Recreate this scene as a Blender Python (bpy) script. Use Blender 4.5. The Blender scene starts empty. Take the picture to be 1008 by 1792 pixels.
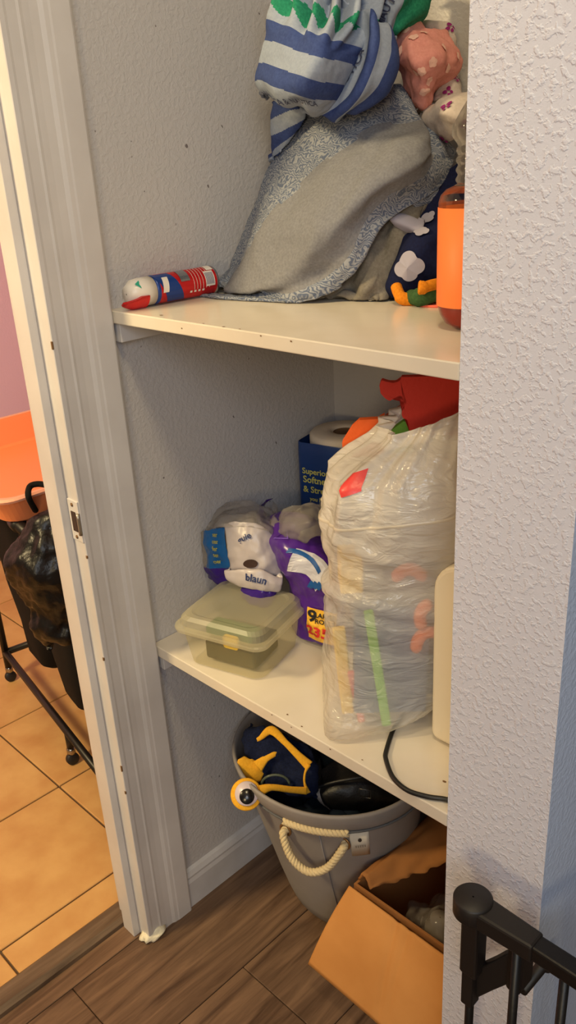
import bpy, bmesh, math, random
from mathutils import Vector, Matrix, noise
random.seed(7)
SC = bpy.context.scene
COL = SC.collection
R = math.radians

# ------------------------------------------------------------------ camera
W_PX, H_PX, F_PX = 1008, 1792, 1475.9
CAM = Vector((1.05, -0.672, 1.345))
yaw, pitch, roll = R(46.236), R(23.174), R(-3.308)
fwd = Vector((-math.sin(yaw)*math.cos(pitch), math.cos(yaw)*math.cos(pitch), -math.sin(pitch)))
rt0 = Vector((math.cos(yaw), math.sin(yaw), 0)); up0 = rt0.cross(fwd)
RT = rt0*math.cos(roll) + up0*math.sin(roll)
UP = -rt0*math.sin(roll) + up0*math.cos(roll)
cd = bpy.data.cameras.new('camera'); cam = bpy.data.objects.new('camera', cd); COL.objects.link(cam)
cd.sensor_fit = 'VERTICAL'; cd.sensor_height = 36; cd.lens = F_PX/H_PX*36; cd.clip_start = 0.02
m = Matrix((RT, UP, -fwd)).transposed().to_4x4(); m.translation = CAM
cam.matrix_world = m
SC.camera = cam

# ------------------------------------------------------------------ light
wd = bpy.data.worlds.new('world'); SC.world = wd; wd.use_nodes = True
wd.node_tree.nodes['Background'].inputs[0].default_value = (1.0, 0.86, 0.74, 1)
wd.node_tree.nodes['Background'].inputs[1].default_value = 0.14
def area(name, loc, target, size, power, color, sy=None):
    l = bpy.data.lights.new(name, 'AREA'); l.energy = power; l.color = color; l.size = size
    if sy: l.shape = 'RECTANGLE'; l.size_y = sy
    o = bpy.data.objects.new(name, l); COL.objects.link(o); o.location = loc
    o.rotation_euler = (Vector(target)-Vector(loc)).to_track_quat('-Z', 'Y').to_euler()
    return o
area('hall_ceiling_lamp', (0.78, -0.42, 2.36), (0.66, -0.35, 0), 0.2, 8.8, (1.0, 0.80, 0.46))
area('added_warm_fill', (1.7, -2.2, 1.3), (0.65, 0.0, 0.4), 0.3, 11.5, (1.0, 0.76, 0.42))  # added warm fill that brightens the lower textured wall, not a real fixture
area('hall_window', (2.0, -1.5, 2.2), (0.65, 0.0, 1.5), 0.8, 25, (0.80, 0.90, 1.0), 1.3)
area('laundry_ceiling_lamp', (-0.42, -1.5, 2.28), (-0.35, -0.3, 0.6), 0.3, 46, (1.0, 0.77, 0.40))
SC.view_settings.view_transform = 'Standard'
SC.view_settings.look = 'None'
SC.view_settings.exposure = 0.0
SC.view_settings.gamma = 1.0
SC.view_settings.use_curve_mapping = False

# ------------------------------------------------------------------ helpers
def srgb(r, g, b):
    f = lambda c: (c/255/12.92) if c/255 <= 0.04045 else ((c/255+0.055)/1.055)**2.4
    return (f(r), f(g), f(b), 1)

def ray(px, py):
    return RT*((px-504)/F_PX) + UP*(-(py-896)/F_PX) + fwd
AWAY = Vector((-math.sin(yaw), math.cos(yaw), 0))      # horizontal direction the photographer faces
SIDE = Vector((math.cos(yaw), math.sin(yaw), 0))
def at(px, py, d):
    """surface point seen at a pixel, d metres in front of the photographer"""
    r = ray(px, py); return CAM + r*(d/r.dot(AWAY))
def on(px, py, axis, val):
    r = ray(px, py); return CAM + r*((val-CAM[axis])/r[axis])

def tag(o, label=None, cat=None, group=None, kind=None):
    if label: o['label'] = label
    if cat: o['category'] = cat
    if group: o['group'] = group
    if kind: o['kind'] = kind
    return o
def mkobj(name, verts, faces, mats, parent=None, smooth=True, fm=None):
    me = bpy.data.meshes.new(name)
    me.from_pydata([tuple(v) for v in verts], [], faces)
    if not isinstance(mats, (list, tuple)): mats = [mats]
    for q in mats: me.materials.append(q)
    if fm: me.polygons.foreach_set('material_index', fm)
    if smooth: me.polygons.foreach_set('use_smooth', [True]*len(me.polygons))
    me.update()
    o = bpy.data.objects.new(name, me); COL.objects.link(o)
    if parent: o.parent = parent; o.matrix_parent_inverse = Matrix.Translation(-parent.location) if parent.type == 'EMPTY' else Matrix()
    return o
def bmobj(name, bm, mats, parent=None, smooth=False):
    bmesh.ops.recalc_face_normals(bm, faces=bm.faces)
    me = bpy.data.meshes.new(name); bm.to_mesh(me); bm.free()
    if not isinstance(mats, (list, tuple)): mats = [mats]
    for q in mats: me.materials.append(q)
    if smooth: me.polygons.foreach_set('use_smooth', [True]*len(me.polygons))
    o = bpy.data.objects.new(name, me); COL.objects.link(o)
    if parent: o.parent = parent; o.matrix_parent_inverse = Matrix.Translation(-parent.location) if parent.type == 'EMPTY' else Matrix()
    return o
def empty(name, loc, label, cat, group=None):
    o = bpy.data.objects.new(name, None); COL.objects.link(o); o.location = loc; o.empty_display_size = 0.02
    return tag(o, label, cat, group)
def add_box(bm, x0, x1, y0, y1, z0, z1, bev=0, rot=0, seg=2):
    mt = Matrix.Translation(((x0+x1)/2, (y0+y1)/2, (z0+z1)/2)) @ Matrix.Rotation(rot, 4, 'Z') @ Matrix.Diagonal((x1-x0, y1-y0, z1-z0, 1))
    r = bmesh.ops.create_cube(bm, size=1, matrix=mt)
    if bev:
        es = list({e for v in r['verts'] for e in v.link_edges})
        bmesh.ops.bevel(bm, geom=es, offset=bev, segments=seg, profile=0.5, affect='EDGES')
def box(name, b, mat, parent=None, bev=0, rot=0, seg=2):
    bm = bmesh.new(); add_box(bm, *b, bev=bev, rot=rot, seg=seg)
    return bmobj(name, bm, mat, parent, smooth=False)
def tube_geo(path, r, n=10, cap=True, closed=False):
    vs, fs = [], []
    P = [Vector(p) for p in path]; N = len(P)
    prev = None
    for i in range(N):
        a = P[(i-1) % N] if (closed or i > 0) else P[i]
        b = P[(i+1) % N] if (closed or i < N-1) else P[i]
        t = (b-a).normalized()
        if prev is None:
            u = t.cross(Vector((0, 0, 1)))
            if u.length < 0.1: u = t.cross(Vector((0, 1, 0)))
            u.normalize()
        else:
            u = (prev - t*prev.dot(t)).normalized()
        prev = u; w = t.cross(u)
        rr = r[i] if isinstance(r, (list, tuple)) else r
        for k in range(n):
            a_ = 2*math.pi*k/n; vs.append(P[i] + u*math.cos(a_)*rr + w*math.sin(a_)*rr)
    M = N if closed else N-1
    for i in range(M):
        j = (i+1) % N
        for k in range(n):
            fs.append((i*n+k, i*n+(k+1) % n, j*n+(k+1) % n, j*n+k))
    if cap and not closed:
        fs.append(tuple(range(n))[::-1]); fs.append(tuple((N-1)*n+k for k in range(n)))
    return vs, fs
def tube(name, path, r, mat, parent=None, n=10, closed=False):
    v, f = tube_geo(path, r, n, True, closed); return mkobj(name, v, f, mat, parent)
def spline(pts, k=8, closed=False):
    P = [Vector(p) for p in pts]; out = []
    n = len(P)
    for i in range(n if closed else n-1):
        g = lambda j: P[j % n] if closed else P[max(0, min(n-1, j))]
        a, b, c, d = g(i-1), g(i), g(i+1), g(i+2)
        for s in range(k):
            t = s/k
            out.append(0.5*((2*b)+(c-a)*t+(2*a-5*b+4*c-d)*t*t+(3*b-3*c+d-a)*t**3))
    if not closed: out.append(P[-1])
    return out
def lathe_geo(prof, n=40, sx=1, sy=1):
    vs, fs = [], []
    for r, z in prof:
        for k in range(n):
            a = 2*math.pi*k/n; vs.append(Vector((r*math.cos(a)*sx, r*math.sin(a)*sy, z)))
    for i in range(len(prof)-1):
        for k in range(n):
            fs.append((i*n+k, i*n+(k+1) % n, (i+1)*n+(k+1) % n, (i+1)*n+k))
    return vs, fs
def lathe(name, prof, mat, parent=None, n=40, mt=Matrix(), sx=1, sy=1, caps=True, fm=None):
    v, f = lathe_geo(prof, n, sx, sy)
    fmi = None
    if fm: fmi = [fm(i//n) for i in range(len(f))]
    if caps:
        f.append(tuple(range(n))[::-1]); f.append(tuple((len(prof)-1)*n+k for k in range(n)))
        if fmi: fmi += [fm(0), fm(len(prof)-2)]
    return mkobj(name, [mt @ p for p in v], f, mat, parent, fm=fmi)
def prism(name, poly, thick, mt, mat, parent=None, bev=0, smooth=False):
    """2D outline extruded by thick along local z, both ways centred"""
    bm = bmesh.new()
    vs = [bm.verts.new((x, y, -thick/2)) for x, y in poly]
    f = bm.faces.new(vs)
    r = bmesh.ops.extrude_face_region(bm, geom=[f])
    bmesh.ops.translate(bm, vec=(0, 0, thick), verts=[g for g in r['geom'] if isinstance(g, bmesh.types.BMVert)])
    if bev:
        bmesh.ops.bevel(bm, geom=[e for e in bm.edges if len(e.link_faces) == 2 and e.calc_face_angle(0) > 1.2], offset=bev, segments=2, affect='EDGES', profile=0.5)
    bm.transform(mt)
    return bmobj(name, bm, mat, parent, smooth)

# ---- materials
def mat(name, col, rough=0.6, bump=0, bscale=40, spec=0.5, var=None, vscale=8, metal=0, detail=4, bdist=0.002, sub=0, trans=0, coat=0, vthr=(0.35, 0.7), stops=None):
    m_ = bpy.data.materials.new(name); m_.use_nodes = True
    nt = m_.node_tree; b = nt.nodes['Principled BSDF']
    b.inputs['Base Color'].default_value = col; b.inputs['Roughness'].default_value = rough
    b.inputs['Specular IOR Level'].default_value = spec; b.inputs['Metallic'].default_value = metal
    if coat: b.inputs['Coat Weight'].default_value = coat; b.inputs['Coat Roughness'].default_value = 0.1
    if trans: b.inputs['Transmission Weight'].default_value = trans
    if sub: b.inputs['Subsurface Weight'].default_value = sub; b.inputs['Subsurface Scale'].default_value = 0.01
    tc = nt.nodes.new('ShaderNodeTexCoord')
    if var:
        n = nt.nodes.new('ShaderNodeTexNoise'); n.inputs['Scale'].default_value = vscale; n.inputs['Detail'].default_value = 6
        nt.links.new(tc.outputs['Object'], n.inputs['Vector'])
        r = nt.nodes.new('ShaderNodeValToRGB'); nt.links.new(n.outputs['Fac'], r.inputs[0])
        r.color_ramp.elements[0].position = vthr[0]; r.color_ramp.elements[0].color = col
        r.color_ramp.elements[1].position = vthr[1]; r.color_ramp.elements[1].color = var
        nt.links.new(r.outputs[0], b.inputs['Base Color'])
    if bump:
        n = nt.nodes.new('ShaderNodeTexNoise'); n.inputs['Scale'].default_value = bscale; n.inputs['Detail'].default_value = detail
        nt.links.new(tc.outputs['Object'], n.inputs['Vector'])
        bp = nt.nodes.new('ShaderNodeBump'); bp.inputs['Strength'].default_value = bump; bp.inputs['Distance'].default_value = bdist
        nt.links.new(n.outputs['Fac'], bp.inputs['Height']); nt.links.new(bp.outputs[0], b.inputs['Normal'])
    return m_
def film(name, col, opac=0.5, rough=0.25, bump=0.3, bscale=30, spec=0.6):
    """thin plastic film: part clear, part milky, with gloss"""
    m_ = mat(name, col, rough, bump, bscale, spec, bdist=0.003)
    nt = m_.node_tree; b = nt.nodes['Principled BSDF']; out = nt.nodes['Material Output']
    t = nt.nodes.new('ShaderNodeBsdfTransparent'); tl = nt.nodes.new('ShaderNodeBsdfTranslucent'); tl.inputs[0].default_value = col
    m1 = nt.nodes.new('ShaderNodeMixShader'); m1.inputs[0].default_value = 0.35
    nt.links.new(b.outputs[0], m1.inputs[1]); nt.links.new(tl.outputs[0], m1.inputs[2])
    m2 = nt.nodes.new('ShaderNodeMixShader'); m2.inputs[0].default_value = opac
    nt.links.new(t.outputs[0], m2.inputs[1]); nt.links.new(m1.outputs[0], m2.inputs[2])
    nt.links.new(m2.outputs[0], out.inputs[0])
    return m_

def wall_mat(name, col, strength, scale, dist, specks=False, rough=0.45, spec=0.5, dist_=0.4, lo=0.42, hi=0.62):
    m_ = mat(name, col, rough, 0, 0, spec)
    nt = m_.node_tree; b = nt.nodes['Principled BSDF']; L = nt.links.new
    tc = nt.nodes.new('ShaderNodeTexCoord')
    n1 = nt.nodes.new('ShaderNodeTexNoise'); n1.inputs['Scale'].default_value = scale; n1.inputs['Detail'].default_value = 3; n1.inputs['Distortion'].default_value = dist_
    r1 = nt.nodes.new('ShaderNodeValToRGB'); r1.color_ramp.elements[0].position = lo; r1.color_ramp.elements[1].position = hi
    L(tc.outputs['Object'], n1.inputs['Vector']); L(n1.outputs['Fac'], r1.inputs[0])
    n2 = nt.nodes.new('ShaderNodeTexNoise'); n2.inputs['Scale'].default_value = scale*4; n2.inputs['Detail'].default_value = 2
    L(tc.outputs['Object'], n2.inputs['Vector'])
    mx = nt.nodes.new('ShaderNodeMath'); mx.operation = 'MULTIPLY_ADD'; mx.inputs[1].default_value = 0.25
    L(n2.outputs['Fac'], mx.inputs[0]); L(r1.outputs[0], mx.inputs[2])
    bp = nt.nodes.new('ShaderNodeBump'); bp.inputs['Strength'].default_value = strength; bp.inputs['Distance'].default_value = dist
    L(mx.outputs[0], bp.inputs['Height']); L(bp.outputs[0], b.inputs['Normal'])
    if specks:
        n3 = nt.nodes.new('ShaderNodeTexNoise'); n3.inputs['Scale'].default_value = 85; n3.inputs['Detail'].default_value = 1
        L(tc.outputs['Object'], n3.inputs['Vector'])
        r3 = nt.nodes.new('ShaderNodeValToRGB'); e = r3.color_ramp.elements
        e[0].position = 0.775; e[0].color = col; e[1].position = 0.795; e[1].color = srgb(120, 112, 112)
        L(n3.outputs['Fac'], r3.inputs[0])
        L(r3.outputs[0], b.inputs['Base Color'])
    return m_

M = {}
M['wall_in'] = wall_mat('closet_wall_paint', srgb(190, 186, 186), 0.35, 150, 0.0012, specks=True)
M['wall_out'] = wall_mat('textured_wall_paint', srgb(222, 222, 232), 0.45, 140, 0.0014, rough=0.3, dist_=0.2, lo=0.50, hi=0.62)
M['wall_blue'] = wall_mat('blue_wall_paint', srgb(206, 220, 246), 0.35, 150, 0.001)
M['wall_pink'] = wall_mat('pink_wall_paint', srgb(244, 206, 236), 0.2, 150, 0.001)
M['trim'] = mat('trim_paint', srgb(214, 209, 207), 0.35, 0.25, 18, 0.5, var=srgb(198, 192, 190), vscale=7, bdist=0.001)
M['base'] = mat('baseboard_paint', srgb(205, 202, 204), 0.4, 0.2, 30, var=srgb(186, 182, 182), vscale=12, bdist=0.001)
M['shelf'] = mat('shelf_paint', srgb(226, 216, 200), 0.22, 0.15, 14, 0.5, var=srgb(212, 200, 182), vscale=5, bdist=0.001)
M['chip'] = mat('bare_chipped_wood', srgb(120, 88, 55), 0.8)
M['ceil'] = mat('ceiling_paint', srgb(225, 222, 218), 0.8, 0.3, 80)

def wood_mat(name, c1, c2, c3):
    m_ = mat(name, c1, 0.42, 0, 0, 0.4); nt = m_.node_tree; b = nt.nodes['Principled BSDF']; L = nt.links.new
    tc = nt.nodes.new('ShaderNodeTexCoord'); mp = nt.nodes.new('ShaderNodeMapping'); mp.inputs['Scale'].default_value = (22, 1.6, 22)
    oi = nt.nodes.new('ShaderNodeObjectInfo'); ad = nt.nodes.new('ShaderNodeVectorMath'); ad.operation = 'ADD'
    mu = nt.nodes.new('ShaderNodeMath'); mu.operation = 'MULTIPLY'; mu.inputs[1].default_value = 30
    L(oi.outputs['Random'], mu.inputs[0]); L(mu.outputs[0], ad.inputs[1])
    L(tc.outputs['Object'], ad.inputs[0]); L(ad.outputs[0], mp.inputs[0])
    n = nt.nodes.new('ShaderNodeTexNoise'); n.inputs['Scale'].default_value = 2.2; n.inputs['Detail'].default_value = 10; n.inputs['Roughness'].default_value = 0.62; n.inputs['Distortion'].default_value = 0.7
    L(mp.outputs[0], n.inputs['Vector'])
    r = nt.nodes.new('ShaderNodeValToRGB'); e = r.color_ramp.elements
    e[0].position = 0.32; e[0].color = c3; e[1].position = 0.68; e[1].color = c2
    k = e.new(0.5); k.color = c1
    L(n.outputs['Fac'], r.inputs[0]); L(r.outputs[0], b.inputs['Base Color'])
    bp = nt.nodes.new('ShaderNodeBump'); bp.inputs['Strength'].default_value = 0.25; bp.inputs['Distance'].default_value = 0.001
    L(n.outputs['Fac'], bp.inputs['Height']); L(bp.outputs[0], b.inputs['Normal'])
    return m_
M['plank'] = wood_mat('floor_plank_wood', srgb(104, 80, 62), srgb(128, 100, 78), srgb(70, 50, 37))
M['strip'] = wood_mat('threshold_wood', srgb(98, 80, 64), srgb(118, 98, 80), srgb(72, 56, 44))
M['tile'] = mat('tan_floor_tile', srgb(214, 170, 110), 0.4, 0.3, 30, 0.4, var=srgb(192, 140, 84), vscale=9, bdist=0.001)
M['grout'] = mat('dark_grout', srgb(92, 72, 52), 0.9)

# ------------------------------------------------------------------ setting
ZU, ZL = 1.15, 0.595
tag(box('wall_left', (-0.078, 0, -0.085, 0.60, 0, 2.42), M['wall_in']), 'grey white closet side wall with dark specks', kind='structure')
tag(box('wall_left', (-0.078, 0, -2.2, -0.90, 0, 2.42), M['wall_in']), kind='structure')
tag(box('wall_left', (-0.078, 0, -0.90, -0.085, 2.06, 2.42), M['wall_in']), kind='structure')
tag(box('wall_back', (0, 0.727, 0.472, 0.60, 0, 2.42), M['wall_in']), kind='structure')
wr_ = box('wall_right', (0.597, 0.726, 0, 0.472, 0, 2.42), M['wall_out']); tag(wr_, kind='structure')
wr_.data.materials.append(M['wall_blue']); wr_.data.materials.append(M['wall_in'])
for p in wr_.data.polygons:
    if p.normal.x > 0.9: p.material_index = 1
    if p.normal.x < -0.9: p.material_index = 2
tag(box('wall_right', (0.727, 0.739, 0.4725, 2.6, 0, 2.42), M['wall_blue']), kind='structure')
tag(box('ceiling', (-2.0, 3.2, -2.6, 2.6, 2.42, 2.5), M['ceil']), kind='structure')
# laundry room beyond the doorway
tag(box('wall_far', (-2.0, -1.9, -2.2, 1.6, 0, 2.42), M['wall_pink']), 'pink laundry room wall', kind='structure')
tag(box('wall_far', (-1.9, 0, 1.5, 1.6, 0, 2.42), M['wall_pink']), kind='structure')
tag(box('baseboard_far', (-1.9, -1.885, -2.2, 1.5, 0, 0.09), M['base'], bev=0.003), kind='structure')

# wooden floor, plank by plank
fl = tag(box('floor', (-0.052, 3.2, -2.6, 2.6, -0.05, -0.007), M['grout']), 'dark brown wood plank floor', kind='structure')
xs = [-0.052, -0.009] + [-0.009+0.193*i for i in range(1, 9)]
def plank(x0, x1, y0, y1):
    box('plank', (x0+0.0008, x1-0.0008, y0+0.0008, y1-0.0008, -0.007, 0.0), M['plank'], fl, bev=0.001, seg=1)
ends = {0: [-1.5, -0.9, 0.1], 1: [-1.475, -0.255, 0.472], 2: [-1.24, -0.02, 0.472], 3: [-0.85, 0.2, 0.472], 4: [-0.6, 0, 0.6]}
for i in range(len(xs)-1):
    e = ends.get(i, [-1.3+0.37*(i % 3), -0.1-0.31*(i % 2), 0.9])
    if i == 0: e = [-1.9, -0.95, -0.093]
    ys = [-2.2]+e if i == 0 else [-2.2]+[q for q in e if q < (0.472 if i < 4 else 9)]+[0.472 if i < 4 else 1.6]
    for a, b in zip(ys[:-1], ys[1:]):
        if b-a > 0.02: plank(xs[i], xs[i+1], a, b)
# threshold strip between the two floors
bm = bmesh.new()
pr = [(-0.104, -0.004), (-0.104, 0.004), (-0.096, 0.011), (-0.062, 0.012), (-0.052, 0.007), (-0.050, 0.0005), (-0.050, -0.004)]
a = [bm.verts.new((x, -0.90, z)) for x, z in pr]; b = [bm.verts.new((x, -0.086, z)) for x, z in pr]
bm.faces.new(a); bm.faces.new(b[::-1])
for i in range(len(pr)): bm.faces.new((a[i], b[i], b[(i+1) % len(pr)], a[(i+1) % len(pr)]))
tag(bmobj('trim_1', bm, M['strip']), 'brown wooden threshold strip between tile and planks', kind='structure')

# tiled floor
tf = tag(box('floor', (-1.9, -0.104, -2.2, 1.5, -0.05, -0.006), M['grout']), 'tan square tile floor of the laundry room', kind='structure')
T = 0.3145; g = 0.0022
for i in range(-4, 3):
    for j in range(-7, 6):
        x0 = -0.177+T*(i-1); x1 = x0+T; y0 = 0.008+T*j; y1 = y0+T
        x0 = max(x0, -1.9); x1 = min(x1, -0.102); y0 = max(y0, -2.2); y1 = min(y1, 1.5)
        if x1-x0 > 0.02 and y1-y0 > 0.02:
            box('tile', (x0+g, x1-g, y0+g, y1-g, -0.006, 0.0005*random.random()), M['tile'], tf, bev=0.0015, seg=1)

# door jamb, stop, casing
jm = tag(box('trim_2', (-0.080, 0.0, -0.103, -0.083, 0.0, 2.06), M['trim'], bev=0.001), 'white painted door jamb', kind='structure')
tag(box('trim_3', (-0.048, -0.014, -0.117, -0.103, 0.0, 2.05), M['trim'], bev=0.0015), 'white door stop strip on the jamb', kind='structure')
pf = [(0.0, -0.1034), (0.0164, -0.1034), (0.0174, -0.1024), (0.0172, -0.096), (0.0160, -0.092), (0.0150, -0.078), (0.0160, -0.0745), (0.0148, -0.070), (0.0140, -0.060), (0.0142, -0.048), (0.0168, -0.042), (0.0172, -0.036), (0.0182, -0.033), (0.0182, -0.006), (0.0168, -0.003), (0.0, -0.003)]
def casing(name, prof, z0, z1, dy=0, flip=1):
    bm = bmesh.new()
    a = [bm.verts.new((x, flip*y+dy, z0)) for x, y in prof]; b = [bm.verts.new((x, flip*y+dy, z1)) for x, y in prof]
    bm.faces.new(a); bm.faces.new(b[::-1])
    for i in range(len(prof)): bm.faces.new((a[i], b[i], b[(i+1) % len(prof)], a[(i+1) % len(prof)]))
    return bmobj(name, bm, M['trim'])
cs = tag(casing('trim_4', pf, 0.0, 2.07), 'white moulded door casing', kind='structure')
tag(casing('trim_5', pf, 0.0, 2.07, dy=-1.0035, flip=-1), 'white moulded door casing', kind='structure')
tag(box('trim_6', (-0.080, 0.0, -0.92, -0.90, 0.0, 2.06), M['trim']), kind='structure')
# blob of caulk at the casing foot
bm = bmesh.new(); bmesh.ops.create_icosphere(bm, subdivisions=3, radius=1)
for v in bm.verts:
    n_ = noise.noise(v.co*2.2)*0.35; v.co *= (1+n_); v.co = Vector((0.008+v.co.x*0.017, -0.088+v.co.y*0.026, max(0.0005, 0.006+v.co.z*(0.012+.008*noise.noise(v.co*3)))))
bmobj('caulk', bm, mat('caulk_white', srgb(232, 222, 196), 0.6, 0.5, 200), cs, True)
# strike plate
st = box('strike_plate', (-0.011, 0.0165, -0.1055, -0.1025, 0.826, 0.892), M['trim'], jm, bev=0.001)
bm = bmesh.new(); add_box(bm, -0.004, 0.008, -0.1066, -0.105, 0.842, 0.874, bev=0.0005)
bmobj('latch_hole', bm, mat('dark_latch_brown', srgb(60, 42, 34), 0.7), st)  # thin dark brown block set on the plate as the latch hole
tube('latch_lip', [(0.0165, -0.107, 0.84+0.0085*i) for i in range(5)], 0.0028, mat('worn_steel', srgb(170, 160, 145), 0.35, metal=0.8), st)
for z in (0.833, 0.885):
    lathe('screw', [(0.0001, 0), (0.0028, 0), (0.003, 0.001), (0.0001, 0.0012)], M['chip'], st, 12, Matrix.Translation((0.002, -0.1055, z)) @ Matrix.Rotation(R(90), 4, 'X'))
# bare spots where the paint has chipped off the jamb edge
for z, h_ in ((0.40, .012), (0.352, .006), (1.115, .011), (0.62, .006), (0.80, .005)):
    box('paint_chip', (0.0145, 0.0176, -0.1042, -0.1015, z, z+h_), M['chip'], cs, bev=.0006)

def base_run(name, axis, a0, a1, off, sgn):
    pf_ = [(0, 0.0), (0.0125, 0.0), (0.0125, 0.058), (0.010, 0.066), (0.0105, 0.071), (0.006, 0.080), (0.0, 0.084)]
    bm = bmesh.new(); A, B = [], []
    for t, z in pf_:
        if axis == 'Y': A.append(bm.verts.new((off+sgn*t, a0, z))); B.append(bm.verts.new((off+sgn*t, a1, z)))
        else: A.append(bm.verts.new((a0, off+sgn*t, z))); B.append(bm.verts.new((a1, off+sgn*t, z)))
    bm.faces.new(A); bm.faces.new(B[::-1])
    for i in range(len(pf_)): bm.faces.new((A[i], B[i], B[(i+1) % len(pf_)], A[(i+1) % len(pf_)]))
    return tag(bmobj(name, bm, M['base']), kind='structure')
base_run('baseboard_left', 'Y', -0.003, 0.472, 0.0, 1)
base_run('baseboard_back', 'X', 0.0125, 0.597, 0.472, -1)

# shelves
def shelf(z, th, label):
    e = empty('closet_shelf', (0.3, 0.23, z-th), label, 'shelf')
    bm = bmesh.new(); add_box(bm, 0.0005, 0.5965, 0.0, 0.4715, z-th, z, bev=0.0015)
    bmobj('board', bm, M['shelf'], e)
    box('cleat', (0.0005, 0.018, 0.006, 0.455, z-th-0.028, z-th-0.0003), M['trim'], e, bev=0.001)
    box('cleat', (0.0185, 0.5785, 0.4555, 0.4715, z-th-0.028, z-th-0.0003), M['trim'], e, bev=0.001)
    return e
su = shelf(ZU, 0.018, 'upper white painted closet shelf under the pile of cloth')
sl = shelf(ZL, 0.020, 'lower white painted closet shelf under the white trash bag')
def chips(root, pts, z):
    vs, fs = [], []
    for x, y, s, ze in pts:
        n = 7; b0 = len(vs)
        for k in range(n):
            a = 2*math.pi*k/n; rr = s*(0.6+0.5*random.random())
            if ze == 'top': vs.append((x+math.cos(a)*rr*1.5, y+math.sin(a)*rr, z+0.0004))
            else: vs.append((x+math.cos(a)*rr*1.6, -0.0004, y+math.sin(a)*rr))
        fs.append(tuple(range(b0, b0+n)))
    mkobj('paint_chips', vs, fs, M['chip'], root, smooth=False)['kind'] = 'stuff'
chips(su, [(0.11, .013, .0022, 'top'), (0.21, .004, .0016, 'top'), (0.25, .003, .0018, 'top'), (0.17, 1.141, .001, 'f'), (0.32, 1.147, .0012, 'f'), (0.37, 1.146, .0012, 'f'), (.28, .003, .0013, 'top')], ZU)
chips(sl, [(0.31, .012, .0018, 'top'), (0.345, .006, .0018, 'top'), (0.455, .008, .0012, 'top'), (0.56, .045, .0022, 'top'), (0.29, 0.592, .0012, 'f'), (0.33, .590, .001, 'f'), (.405, .591, .0012, 'f')], ZL)

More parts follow.
